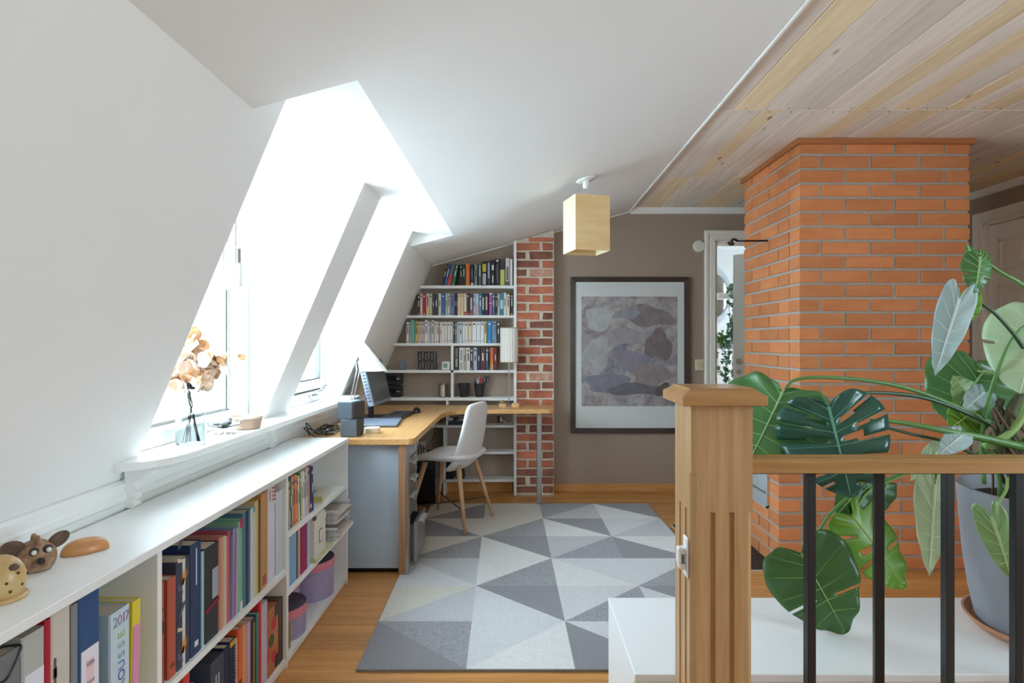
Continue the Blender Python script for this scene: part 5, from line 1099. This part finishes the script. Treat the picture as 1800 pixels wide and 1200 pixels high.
# ------------------------------------------------------------------ things on the sill and on the bookcase
vz = .93
vs_ = thing('glass_bottle', 'clear glass carafe holding dried stems on the window sill', 'vase', (-1.185, 2.155, vz))
T_ = Matrix.Translation((-1.185, 2.155, vz))
auto(MB().lathe([(0, .001), (.046, .001), (.049, .006), (.049, .085), (.044, .12), (.028, .16), (.024, .185), (.028, .222), (.0262, .222), (.0222, .185), (.0262, .159), (.0422, .119), (.047, .084), (.047, .009), (0, .006)], 36, T_, cap=False).build('glass', glass('bottle_glass', '#e3eaea', thin=False, ior=1.35), vs_))
df = thing('dried_flowers', 'bunch of dried peach-coloured honesty stems in the carafe', 'dried flowers', (-1.185, 2.155, vz+.01))
rc = random.Random(31)
pm = []
for k, (col, c2) in enumerate((('#efd6c0', '#dcb48c'), ('#eee0d6', '#d8c0ae'), ('#e8bd90', '#d39a66'))):
    mt = mat('dry_petal_%d' % k, col, .8, var=.7, scale=40, col2=c2)
    for v_ in range(2):
        b = MB(); n = 12; r0 = .024
        cup_ = .009+.008*v_
        vsx = [(0, 0, -cup_)]+[(r0*.55*math.cos(2*PI*i/n), r0*.55*math.sin(2*PI*i/n)*1.1, -cup_*.6) for i in range(n)]+[(r0*(1+.12*math.sin(3*i+v_))*math.cos(2*PI*i/n), r0*1.15*math.sin(2*PI*i/n), .004*math.sin(2*i+v_)) for i in range(n)]
        b.add(vsx, [(0, 1+i, 1+(i+1) % n) for i in range(n)]+[(1+i, 1+n+i, 1+n+(i+1) % n, 1+(i+1) % n) for i in range(n)])
        me = bpy.data.meshes.new('petal'); me.from_pydata(b.v, [], b.f); me.materials.append(mt)
        for p in me.polygons: p.use_smooth = True
        pm.append(me)
ends = []
for k in range(14):
    a = rc.uniform(0, 6.28); base = Vector((-1.185+.03*math.cos(a), 2.155+.03*math.sin(a), vz+.012)); a2 = a+PI+rc.uniform(-.8, .8)
    neck = Vector((-1.185+.012*math.cos(a2), 2.155+.012*math.sin(a2), vz+.19))
    tipx, tipz = (332+rc.uniform(-28, 40), rc.uniform(596, 668)); tip = px(tipx, tipz, 2.155+rc.uniform(-.03, .05))
    tip.x = max(tip.x, -1.25)
    MB().tube(spline([base, neck, neck.lerp(tip, .55)+Vector((0, 0, .015)), tip], 5), [.0010]*11+[.0008]*5, 5).build('stem', mat('dry_stem', '#a8927c', .8), df); ends.append((neck, tip))
def petal(p, rot, s):
    o = bpy.data.objects.new('petal', rc.choice(pm)); m_ = Matrix.Translation(WM[df.name].inverted() @ p) @ rot.to_matrix().to_4x4() @ Matrix.Scale(s, 4); reg(o, df, m=m_); solid(o, .0008)
from mathutils import Euler
spots = [(340, 587, .9), (318, 603, .9), (330, 612, 1.0), (345, 605, .9), (356, 608, .8), (325, 628, 1.1), (335, 635, 1.1), (345, 627, 1.0), (352, 622, 1), (358, 632, .9), (366, 628, .8), (322, 642, 1), (316, 650, .9), (308, 655, .8), (340, 645, 1.1), (350, 648, 1.1), (358, 642, 1), (374, 642, .9), (376, 630, .8), (388, 634, .8), (396, 628, .7), (378, 655, .8), (326, 655, 1), (338, 660, 1), (348, 662, 1), (357, 664, 1), (360, 676, 1), (350, 677, .9), (308, 672, 1.0), (304, 668, .9), (313, 682, .9), (332, 595, .8), (328, 622, 1), (354, 655, 1), (343, 617, .9), (334, 648, 1), (366, 648, .9), (425, 627, .5)]
for x, y, s in spots:
    petal(px(x, y, 2.15+rc.uniform(-.05, .05)), Euler((rc.uniform(.6, 2.4), rc.uniform(-.9, .9), rc.uniform(-1, 1))), s*1.2)
    if x > 312 and x < 380: petal(px(x+rc.uniform(-9, 9), y+rc.uniform(-8, 8), 2.15+rc.uniform(-.06, .06)), Euler((rc.uniform(.4, 2.6), rc.uniform(-1, 1), rc.uniform(-2, 2))), s*1.1)
for neck, tip in ends:
    for q in range(2):
        p = neck.lerp(tip, rc.uniform(.55, 1)); petal(p+Vector((rc.uniform(-.012, .012), rc.uniform(-.02, .02), rc.uniform(-.01, .01))), Euler((rc.uniform(.3, 2.6), rc.uniform(-1, 1), rc.uniform(-2, 2))), rc.uniform(.7, 1))
MB().tube(spline([px(372, 633, 2.15), px(392, 627, 2.15), px(410, 624, 2.16), px(425, 624, 2.17)], 5), .001, 5).build('stem', MC['dry_stem'], df)
gb = thing('glass_bowl', 'clear footed glass bowl on the window sill', 'bowl', (-1.185, 2.40, vz)); T_ = Matrix.Translation((-1.185, 2.40, vz))
auto(MB().lathe([(0, .0005), (.034, .0005), (.036, .003), (.010, .007), (.008, .020), (.03, .026), (.060, .036), (.064, .052), (.0625, .052), (.058, .038), (.03, .029), (0, .026)], 36, T_, cap=False).build('glass', glass('bowl_glass', '#e6eded', thin=False, ior=1.35), gb))
rc = random.Random(12)
def stone(label, p, r, col, sq=.7):
    b = MB(); bm = bmesh.new(); bmesh.ops.create_icosphere(bm, subdivisions=3, radius=r)
    sd = rc.uniform(0, 9)
    for v in bm.verts: v.co *= 1+.14*math.sin(v.co.x/r*2.1+sd)+.10*math.sin(v.co.y/r*2.7+sd*2); v.co.z *= sq
    me = bpy.data.meshes.new('stone'); bm.to_mesh(me); bm.free(); me.materials.append(mat('stone_'+col, col, .7, var=.5, scale=60, bump=.4))
    for q in me.polygons: q.use_smooth = True
    o = bpy.data.objects.new('stone', me); reg(o, None, m=Matrix.Translation(p)); return tag(o, label, 'stone', 'stones in the glass bowl')
stone('grey speckled stone in the glass bowl', (-1.168, 2.378, vz+.047), .021, '#8f8f90'); stone('large white stone in the glass bowl', (-1.20, 2.425, vz+.052), .026, '#e6e4e0'); stone('small off-white stone in the glass bowl', (-1.212, 2.382, vz+.044), .018, '#d2d0cc')
tb_ = thing('clay_bowl', 'low rough pinkish clay bowl on the window sill', 'bowl', (-1.163, 2.545, vz)); T_ = Matrix.Translation((-1.163, 2.545, vz))
auto(MB().lathe([(0, 0), (.050, 0), (.056, .004), (.063, .042), (.065, .050), (.061, .053), (.057, .048), (.050, .010), (0, .008)], 36, T_, cap=False).build('body', mat('pink_clay', '#d3b39c', .9, var=.5, scale=45, bump=.6, bscale=90), tb_)); auto(MB().lathe([(.0655, .044), (.067, .049), (.0645, .054), (.060, .054)], 36, T_, cap=False).build('rim', mat('clay_rim', '#dcc2ac', .9), tb_))
# ceramic animals and shell
def ball(b_r, sub_=3, sx=1, sy=1, sz=1, fn=None):
    bm = bmesh.new(); bmesh.ops.create_icosphere(bm, subdivisions=sub_, radius=b_r); b = MB(); bm.verts.ensure_lookup_table()
    vv = [Vector((v.co.x*sx, v.co.y*sy, v.co.z*sz)) for v in bm.verts]
    if fn: vv = [fn(v) for v in vv]
    b.add(vv, [tuple(v.index for v in f.verts) for f in bm.faces]); bm.free(); return b
def shift(b, m): b.v = [tuple(m @ Vector(v)) for v in b.v]; return b
zb = BT
cl = mat('speckled_clay', '#b89878', .75, var=1, scale=55, bump=.5, bscale=60, col2='#7a5238'); drk = mat('brown_glaze', '#6f5340', .5, var=.7, scale=30, col2='#4a3628')
ms_ = thing('ceramic_mouse', 'speckled ceramic creature with brown ears and black nose on the bookcase', 'figurine', m=Matrix.Translation((-1.10, 1.36, zb)) @ Matrix.Rotation(-.62, 4, 'Z'))
flat = lambda v: Vector((v.x*(1-.35*max(0, v.x/.05)), v.y*(1-.3*max(0, v.x/.06)), max(v.z, -.028)))
shift(ball(.042, 3, 1.25, .95, .95, flat), Matrix.Translation((0, 0, .028))).build('body', cl, ms_, local=True, smooth=True)
shift(ball(.008, 2), Matrix.Translation((.046, -.004, .030))).build('nose', black_plastic, ms_, local=True, smooth=True)
for yy in (-.013, .013):
    shift(ball(.010, 2, .6, 1, 1), Matrix.Translation((.030, yy, .050))).build('eye_patch', mat('glaze_dark', '#3a3433', .4), ms_, local=True, smooth=True); shift(ball(.0055, 2), Matrix.Translation((.0355, yy*1.05, .049))).build('eye', mat('eye_cream', '#e6dfcf', .4), ms_, local=True, smooth=True)
for yy in (-1, 1):
    shift(ball(.024, 3, .35, 1, .9), Matrix.Translation((.0, yy*.042, .058)) @ Matrix.Rotation(yy*.5, 4, 'X') @ Matrix.Rotation(.5, 4, 'Y')).build('ear', drk, ms_, local=True, smooth=True)
for k in range(5): shift(ball(.008, 2, .7, .6, 1.5), Matrix.Translation((-.022+k*.011, 0, .066+.003*(k % 2)))).build('crest', cl, ms_, local=True, smooth=True)
cm = thing('ceramic_hedgehog', 'honey glazed ceramic creature with pricked spots at the photo edge', 'figurine', m=Matrix.Translation((-1.045, 1.205, zb)) @ Matrix.Rotation(.2, 4, 'Z'))
hg = mat('honey_glaze', '#cfb27a', .35, var=.6, scale=20, col2='#b98a58')
shift(ball(.042, 3, 1.0, .9, 1.25, lambda v: Vector((v.x, v.y, max(v.z, -.035)))), Matrix.Translation((0, 0, .036))).build('body', hg, cm, local=True, smooth=True)
shift(ball(.010, 2, 1, 1, .7), Matrix.Translation((.028, -.012, .066))).build('ear', drk, cm, local=True, smooth=True)
MB().lathe([(.043, 0), (.045, .004), (.042, .008)], 24).build('foot_ring', hg, cm, local=True, smooth=True)
for a, z in ((-.4, .055), (-.9, .04), (-.2, .03), (-1.4, .05), (-.75, .022), (.3, .045)): shift(ball(.003, 1), Matrix.Translation((.0415*math.cos(a), .038*math.sin(a), z))).build('spot', mat('hole_dark', '#4a3420', .7), cm, local=True)
b = MB(); n, k_ = 24, 8; vsx = []
for j in range(k_):
    t = j/(k_-1)
    for i in range(n): a = 2*PI*i/n; vsx.append((.027*math.cos(a)*math.cos(t*PI/2)**.8 - .004*t, .050*math.sin(a)*math.cos(t*PI/2)**.8, .032*math.sin(t*PI/2)**.9*(1+0*a)))
b.add(vsx, [(j*n+i, j*n+(i+1) % n, (j+1)*n+(i+1) % n, (j+1)*n+i) for j in range(k_-1) for i in range(n)])
o = b.build('sea_shell', mat('shell_orange', '#d9a060', .35, var=.8, scale=10, aniso=(1, 1, 5), col2='#b97a50'), m=Matrix.Translation((-1.072, 1.475, zb+.001)) @ Matrix.Rotation(-.75, 4, 'Z'), smooth=True); solid(o, .0015); tag(o, 'orange banded clam shell lying on the bookcase top', 'shell')
# ------------------------------------------------------------------ potted monstera on the low cabinet
PC = Vector((1.70, 1.88, LZ)); T_ = Matrix.Translation(PC)
sa = tag(auto(MB().lathe([(0, .0), (.205, 0), (.225, .004), (.248, .028), (.250, .034), (.243, .034), (.222, .012), (0, .010)], 56, T_, cap=False).build('plant_saucer', mat('terracotta', '#c9906f', .8, var=.3, scale=30))), 'round terracotta saucer under the grey plant pot', 'saucer')
pt = thing('plant_pot', 'large smooth grey tapered plant pot on the terracotta saucer', 'plant pot', PC+Vector((0, 0, .012)))
auto(MB().lathe([(0, .012), (.205, .012), (.214, .016), (.232, .10), (.248, .22), (.259, .36), (.266, .445), (.266, .450), (.254, .450), (.250, .440), (.242, .30), (0, .30)], 64, T_, cap=False).build('body', mat('grey_pot', '#8f9096', .55, var=.2, scale=6, bump=.05), pt))
auto(MB().lathe([(.0, .415), (.12, .412), (.246, .40)], 40, T_, cap=False).build('soil', mat('soil', '#2e241c', 1, var=.7, scale=40, bump=1, bscale=60), pt))
mo = thing('monstera', 'big monstera plant with split leaves in the grey pot', 'plant', PC+Vector((0, 0, .41)))
HO = [(0, 0), (.16, -.09), (.48, -.16), (.82, -.06), (1, .16), (.95, .40), (.76, .64), (.46, .85), (.16, .965), (0, 1)]
AR = [(0, 0), (.18, -.14), (.52, -.24), (.80, -.16), (.92, .06), (.86, .32), (.66, .58), (.36, .82), (.10, .95), (0, 1)]
def greens(key, c1, c2, rough=.35):
    return mat('leaf_'+key, c1, rough, var=.6, scale=7, col2=c2, spec=.5)
G = {'mid': greens('mid', '#4a7d43', '#37652f'), 'dark': greens('dark', '#27594a', '#1c4636', .25), 'deep': greens('deep', '#3f6b33', '#33592a'), 'lime': greens('lime', '#6f9f2c', '#558a22'), 'pale': greens('pale', '#b6cfa9', '#9abf90', .5),
     'mist': greens('mist', '#a3bcbc', '#8fabac', .55), 'fresh': greens('fresh', '#8fb87a', '#74a462', .4)}
vein_m = {k: mat('vein_'+k, c, .5) for k, c in dict(mid='#8fb87c', dark='#5f9a7c', deep='#7ea45c', lime='#b2cc6a', pale='#d3e2c4', mist='#c8d8d4', fresh='#b9d39c').items()}
def leaf(base, tip, W, nrm, col, out=HO, slits=(), holes=(), cup=.12, bend=.15, wav=.03, skew=0.):
    base, tip, nrm = Vector(base), Vector(tip), Vector(nrm); yv = tip-base; L_ = yv.length; yv.normalize(); nrm = (nrm-yv*nrm.dot(yv)).normalized(); xv = yv.cross(nrm)
    N_, K = 44, 8
    cur = spline([Vector((x, y, 0)) for x, y in out], 12); cum = [0]
    for a, b_ in zip(cur, cur[1:]): cum.append(cum[-1]+(b_-a).length)
    def at(s):
        t = s*cum[-1]
        for i in range(len(cum)-1):
            if cum[i+1] >= t: f = (t-cum[i])/max(1e-9, cum[i+1]-cum[i]); return cur[i].lerp(cur[i+1], f)
        return cur[-1]
    def P(x, y, f, s):      # x,y in leaf units
        X, Y = x*W/2, y*L_
        z = -cup*W*(abs(x)**1.6)*.6-bend*L_*(max(0, y)**2-max(0, y))*-1 + wav*W*f*f*math.sin(s*38)
        z = -cup*W*.6*abs(x)**1.6 + bend*L_*(.25-(y-.5)**2) + wav*W*f*f*math.sin(s*34)
        return base+xv*(X+skew*W*y*(1-y))+yv*Y+nrm*z
    vs = []; fs = []; idx = {}
    for side in (-1, 1):
        for i in range(N_+1):
            s = i/N_; mpt = at(s); ym = min(1, max(0, s-.06)/.94)**1.25
            for j in range(K+1):
                f = j/K; x = mpt.x*f; y = ym*(1-f)+mpt.y*f
                if j == 0: key = ('m', i)
                else: key = (side, i, j)
                if key not in idx: idx[key] = len(vs); vs.append(P(side*x, y, f, s))
        for i in range(N_):
            for j in range(K):
                cut = any(i == int(sl*N_) and j >= int(dp*K) for sl, dp in slits if sl > 0) if side == 1 else any(i == int(sl*N_)+1 and j >= int(dp*K) for sl, dp in slits if sl > 0)
                hol = any(i in (int(hl_*N_), int(hl_*N_)+1) and j in (1, 2, 3) for hl_ in holes)
                if cut or hol: continue
                k = lambda a, c: idx[('m', a)] if c == 0 else idx[(side, a, c)]
                q = (k(i, j), k(i+1, j), k(i+1, j+1), k(i, j+1)); fs.append(q if side == 1 else q[::-1])
    b = MB(); b.add(vs, fs); o = b.build('leaf', G[col], mo, smooth=True); solid(o, .0012)
    v = MB(); vp = [P(0, t/12, 0, 0)+nrm*.0012 for t in range(13)]; v.tube(vp, [.0040*(1-.75*t/12) for t in range(13)], 6)
    for side in (-1, 1):
        for s in (.14, .28, .42, .55, .67, .78):
            mpt = at(s); ym = min(1, max(0, s-.06)/.94)**1.25
            v.tube([P(side*mpt.x*f, ym*(1-f)+mpt.y*f, f, s)+nrm*.0008 for f in (0, .25, .5, .75, .92)], [.0016, .0013, .001, .0008, .0005], 4)
    v.build('vein', vein_m[col], o)
    return o
V = Vector
SL = ((.30, .45), (.41, .40), (.52, .42), (.63, .45), (.74, .5), (.84, .55))
cam_n = V((-.45, -.88, .15))
leaf(px(1376, 688, 1.86), px(1310, 822, 1.80), .365, V((-.5, -.8, .45)), 'mid', slits=((.45, .62),), cup=.20, bend=.10, skew=-.05)
leaf(px(1456, 714, 1.72), px(1496, 874, 1.66), .300, V((-.35, -.85, .5)), 'dark', slits=SL, holes=(.34, .48), cup=.22, bend=.08)
leaf(px(1408, 972, 1.90), px(1486, 1112, 1.875), .285, V((-.25, -.95, .25)), 'deep', slits=((.62, .35),), cup=.10, bend=.06)
leaf(px(1500, 908, 1.93), px(1590, 1034, 1.90), .215, V((.15, -.95, .35)), 'lime', slits=((.40, .4), (.60, .4)), holes=(.5,), cup=.15, bend=.1)
leaf(px(1522, 842, 1.98), px(1470, 905, 1.95), .115, V((-.1, -1, .2)), 'deep', cup=.1)
leaf(px(1560, 850, 2.0), px(1520, 906, 1.97), .10, V((.2, -1, .3)), 'deep', cup=.1)
leaf(px(1643, 850, 1.66), px(1633, 1012, 1.62), .105, V((-.2, -1, .1)), 'pale', AR, cup=.12, bend=.05)
leaf(px(1742, 908, 1.55), px(1778, 1020, 1.53), .085, V((-.3, -1, .1)), 'fresh', AR, cup=.15, bend=.1)
leaf(px(1686, 525, 1.78), px(1643, 660, 1.76), .105, V((-.35, -.95, .1)), 'mist', AR, cup=.18, bend=.06)
leaf(px(1722, 452, 1.80), px(1712, 515, 1.78), .085, V((-.2, -1, .2)), 'mid', HO, slits=((.4, .5), (.6, .5)), cup=.3, bend=.2)
leaf(px(1716, 470, 1.82), px(1700, 428, 1.84), .05, V((-.6, -.8, .1)), 'mid', AR, cup=.35, bend=.25)
leaf(px(1716, 446, 1.82), px(1740, 452, 1.80), .052, V((.2, -1, .1)), 'mid', HO, cup=.3, bend=.15)
leaf(px(1706, 520, 1.82), px(1712, 562, 1.80), .06, V((-.6, -.8, .1)), 'lime', AR, cup=.3, bend=.2)
leaf(px(1704, 520, 1.84), px(1728, 548, 1.83), .045, V((.2, -1, .2)), 'mid', AR, cup=.25, bend=.2)
leaf(px(1832, 556, 1.85), px(1792, 692, 1.80), .265, V((-.55, -.8, .25)), 'pale', HO, slits=((.55, .75),), cup=.16, bend=.12, wav=.02)
leaf(px(1728, 654, 2.05), px(1662, 740, 2.02), .300, V((-.3, -.9, .3)), 'mid', HO, cup=.12, bend=.08)
leaf(px(1752, 640, 2.12), px(1796, 740, 2.10), .26, V((.2, -1, .1)), 'deep', HO, slits=((.5, .5), (.65, .5)), cup=.12)
leaf(px(1706, 700, 1.92), px(1674, 660, 1.92), .10, V((-.2, -1, .2)), 'fresh', AR, cup=.15, bend=.1)
leaf(px(1730, 690, 1.90), px(1694, 722, 1.88), .085, V((-.2, -.9, .5)), 'mist', AR, cup=.15)
leaf(px(1715, 722, 1.92), px(1670, 752, 1.90), .12, V((-.2, -.9, .4)), 'lime', HO, cup=.15)
leaf(px(1690, 765, 1.78), px(1648, 800, 1.75), .075, V((-.2, -.9, .5)), 'mist', AR, cup=.1)
leaf(px(1650, 792, 1.85), px(1600, 845, 1.83), .07, V((-.2, -.9, .5)), 'pale', AR, cup=.1)
pet_g = mat('petiole_green', '#5d8a4a', .4); pet_d = mat('petiole_dark', '#37543a', .4); pet_l = mat('petiole_light', '#93b56a', .45)
def stem(pts, r, mt, name='petiole'): MB().tube(spline(pts, 7), [r[0]+(r[1]-r[0])*i/((len(pts)-1)*7) for i in range((len(pts)-1)*7+1)], 8).build(name, mt, mo, smooth=True)
CR = px(1762, 752, 1.87)
stem([px(1380, 684, 1.86), px(1396, 668, 1.86), px(1440, 663, 1.86), px(1520, 668, 1.87), px(1600, 684, 1.88), px(1680, 714, 1.88), CR], (.0045, .0075), pet_g)
stem([px(1456, 716, 1.73), px(1500, 694, 1.80), px(1545, 690, 1.84), px(1620, 698, 1.86), px(1690, 722, 1.87), px(1770, 760, 1.87)], (.004, .0075), pet_d)
stem([px(1530, 738, 1.80), px(1580, 742, 1.80), px(1650, 755, 1.79), px(1720, 768, 1.80), px(1800, 786, 1.82)], (.0045, .013), pet_g)
stem([px(1560, 752, 1.82), px(1600, 762, 1.82), px(1660, 776, 1.83), px(1715, 800, 1.85), px(1770, 830, 1.87)], (.004, .006), pet_d)
stem([px(1410, 958, 1.90), px(1436, 936, 1.91), px(1462, 900, 1.92), px(1500, 868, 1.93), px(1560, 842, 1.94), px(1640, 812, 1.93), px(1750, 792, 1.90)], (.0045, .006), pet_g)
stem([px(1498, 908, 1.93), px(1506, 893, 1.95), px(1530, 862, 1.96), px(1600, 830, 1.95), px(1700, 800, 1.92)], (.003, .005), pet_l)
stem([px(1714, 454, 1.81), px(1730, 460, 1.80), px(1765, 482, 1.80), px(1800, 503, 1.81), px(1860, 560, 1.86), px(1880, 680, 1.9)], (.004, .008), pet_g)
stem([px(1704, 522, 1.83), px(1724, 532, 1.83), px(1760, 562, 1.83), px(1802, 618, 1.84), px(1830, 700, 1.87)], (.004, .007), pet_d)
stem([px(1832, 556, 1.85), px(1790, 582, 1.84), px(1762, 630, 1.84), px(1738, 700, 1.86), px(1726, 770, 1.88), px(1730, 850, 1.88)], (.004, .007), pet_g)
stem([px(1812, 690, 1.83), px(1795, 735, 1.83), px(1770, 765, 1.83), px(1730, 785, 1.84)], (.011, .012), pet_l)
stem([px(1690, 528, 1.78), px(1700, 520, 1.80), px(1712, 524, 1.82)], (.003, .004), pet_d)
stem([px(1718, 652, 2.05), px(1745, 655, 2.02), px(1790, 662, 1.98)], (.0035, .006), pet_l)
stem([px(1643, 850, 1.66), px(1648, 826, 1.70), px(1680, 808, 1.76), px(1740, 800, 1.82)], (.003, .005), pet_g)
stem([px(1742, 908, 1.55), px(1752, 888, 1.60), px(1768, 862, 1.68), px(1772, 840, 1.74)], (.003, .005), pet_l)
bark = mat('aerial_root', '#6f5d4e', .9, var=.6, scale=30, bump=.6)
tr_ = mat('trunk', '#5d6b45', .8, var=.8, scale=20, col2='#6b5644', bump=.5)
stem([PC+V((.02, 0, .40)), px(1810, 800, 1.88), px(1775, 752, 1.87), px(1790, 700, 1.88), px(1860, 640, 1.9)], (.022, .012), tr_, 'trunk')
stem([PC+V((-.06, .03, .40)), px(1760, 800, 1.9), px(1752, 735, 1.9), px(1760, 700, 1.9)], (.016, .010), tr_, 'trunk')
rc = random.Random(77)
for k in range(9):
    p = px(1752+rc.uniform(-12, 25), 720+rc.uniform(-20, 30), 1.87+rc.uniform(-.04, .03)); q = PC+V((rc.uniform(-.16, .02), rc.uniform(-.12, .08), .40))
    stem([p, p.lerp(q, .35)+V((rc.uniform(-.03, .03), rc.uniform(-.03, .03), .01)), p.lerp(q, .7)+V((rc.uniform(-.03, .03), rc.uniform(-.03, .02), 0)), q], (.005, .003), bark, 'aerial_root')
for k in range(6):
    q = PC+V((rc.uniform(-.16, .05), rc.uniform(-.16, .05), .40)); stem([q, q+V((0, 0, .07)), q+V((rc.uniform(-.02, .02), rc.uniform(-.02, .02), .15)), CR+V((rc.uniform(-.02, .05), 0, -.03))], (.008, .006), pet_g)

# ------------------------------------------------------------------ the bright room beyond the doorway
rx0, rx1, ry0, ry1, rzc = 1.15, 3.75, YT, 8.0, 2.62
b = MB()
b.box(rx0, rx1, ry1, ry1+.08, 0, rzc); b.box(rx0-.08, rx0, ry0, ry1, 0, rzc)
b.box(rx1, rx1+.08, ry0, ry1, 0, 1.0).box(rx1, rx1+.08, ry0, ry1, 1.75, rzc).box(rx1, rx1+.08, ry0, 6.9, 1.0, 1.75).box(rx1, rx1+.08, 7.35, ry1, 1.0, 1.75)
tag(b.build('wall_far', white), 'white walls of the room seen through the doorway', 'wall', kind='structure')
tag(MB().box(rx0, rx1, ry0, ry1, rzc, rzc+.05).build('ceiling', white), 'white ceiling of the room seen through the doorway', 'ceiling', kind='structure')
tag(MB().box(rx0, rx1, YB+.1, ry1, -.05, -.001).build('floor', oak_floor), 'oak floor of the room seen through the doorway', 'floor', kind='structure')
portal('daylight_portal', (rx1+.1, 7.12, 1.37), (0, PI/2, 0), .75, .45)
b = MB(); b.prism([(ry1-u, rzc-.1+v*2) for u, v in crown], rx0, rx1, 'x'); trim(6, 'white cornice of the room beyond the doorway', b, whitegloss)
mi = thing('oval_mirror', 'oval mirror in a white frame seen through the doorway', 'mirror', px(1252, 525, 7.9))
cM = Matrix.Translation((px(1252, 520, 7.97).x, 7.99, px(1252, 520, 7.97).z)) @ Matrix.Rotation(PI/2, 4, 'X')
auto(MB().lathe([(.24, 0), (.26, .03), (.22, .04), (.20, .03)], 40, cM, sy=1.5, cap=False).build('frame', mat('mirror_frame', '#cfd4d8', .4), mi)); MB().lathe([(.215, .02), (.215, .022)], 40, cM, sy=1.5).build('glass', mat('mirror', '#e8eef0', .03, 1), mi)
for k, (xa, xb, yy, lab) in enumerate(((1263, 1302, 519, 'upper small white wall shelf with ivy beyond the doorway'), (1252, 1302, 608, 'lower small white wall shelf with a plant beyond the doorway'))):
    p0, p1 = px(xa, yy-5, 6.6), px(xb, yy+5, 6.6); tag(MB().bbox(p0.x, p1.x, 6.6, 6.85, p1.z, p0.z, .003).build('floating_shelf', whitegloss), lab, 'shelf', 'small shelves beyond the doorway')
def ivy(label, xr, yr, n, Y, greens_, stems, name='ivy'):
    o = thing(name, label, 'plant', px((xr[0]+xr[1])/2, yr[0], Y)); rr = random.Random(n)
    lv = [MB() for _ in greens_]
    sh = [(0, -.3), (.35, -.42), (.95, -.15), (.5, .15), (.45, .45), (0, 1.05), (-.45, .45), (-.5, .15), (-.95, -.15), (-.35, -.42)]
    for k in range(n):
        st_ = rr.choice(stems); t = rr.random(); c = px(st_[0]+(st_[2]-st_[0])*t+rr.uniform(-5, 5), st_[1]+(st_[3]-st_[1])*t, Y+rr.uniform(-.05, .05))
        R = Euler((rr.uniform(.9, 2.2), rr.uniform(-.6, .6), rr.uniform(-1.2, 1.2))).to_matrix().to_4x4(); s = rr.uniform(.022, .038)
        vs = [c+(R @ V((x*s, -y*s, .3*s*abs(x)))) for x, y in sh]; cc = len(vs); lv[k % len(lv)].add(vs+[c], [(i, (i+1) % 10, 10) for i in range(10)])
    for b_, g_ in zip(lv, greens_):
        q = b_.build('foliage', g_, o); solid(q, .001); q['kind'] = 'stuff'
    for st_ in stems: MB().tube(spline([px(st_[0], st_[1], Y), px((st_[0]+st_[2])/2+2, (st_[1]+st_[3])/2, Y), px(st_[2], st_[3], Y)], 6), .003, 5).build('stem', pet_d, o)
ig = [greens('ivy_a', '#3d6b48', '#2c5238', .5), greens('ivy_b', '#577f62', '#3f6a4a', .5), greens('ivy_c', '#7f9c84', '#5f8068', .5)]
ivy('long trailing ivy hanging from the upper shelf beyond the doorway', (1265, 1300), (500, 660), 150, 6.55, ig, [(1290, 512, 1276, 670), (1280, 525, 1288, 660), (1293, 515, 1290, 600), (1288, 500, 1280, 512), (1272, 600, 1276, 680), (1285, 560, 1270, 690)])
ivy('bushy light green plant on the lower shelf beyond the doorway', (1256, 1278), (575, 600), 60, 6.7, [greens('bush_a', '#6f9a3c', '#557f2c', .5), greens('bush_b', '#4f7a3a', '#3c642c', .5)], [(1262, 602, 1258, 585), (1264, 602, 1268, 580), (1266, 602, 1276, 590), (1258, 602, 1262, 655)], 'shelf_plant')
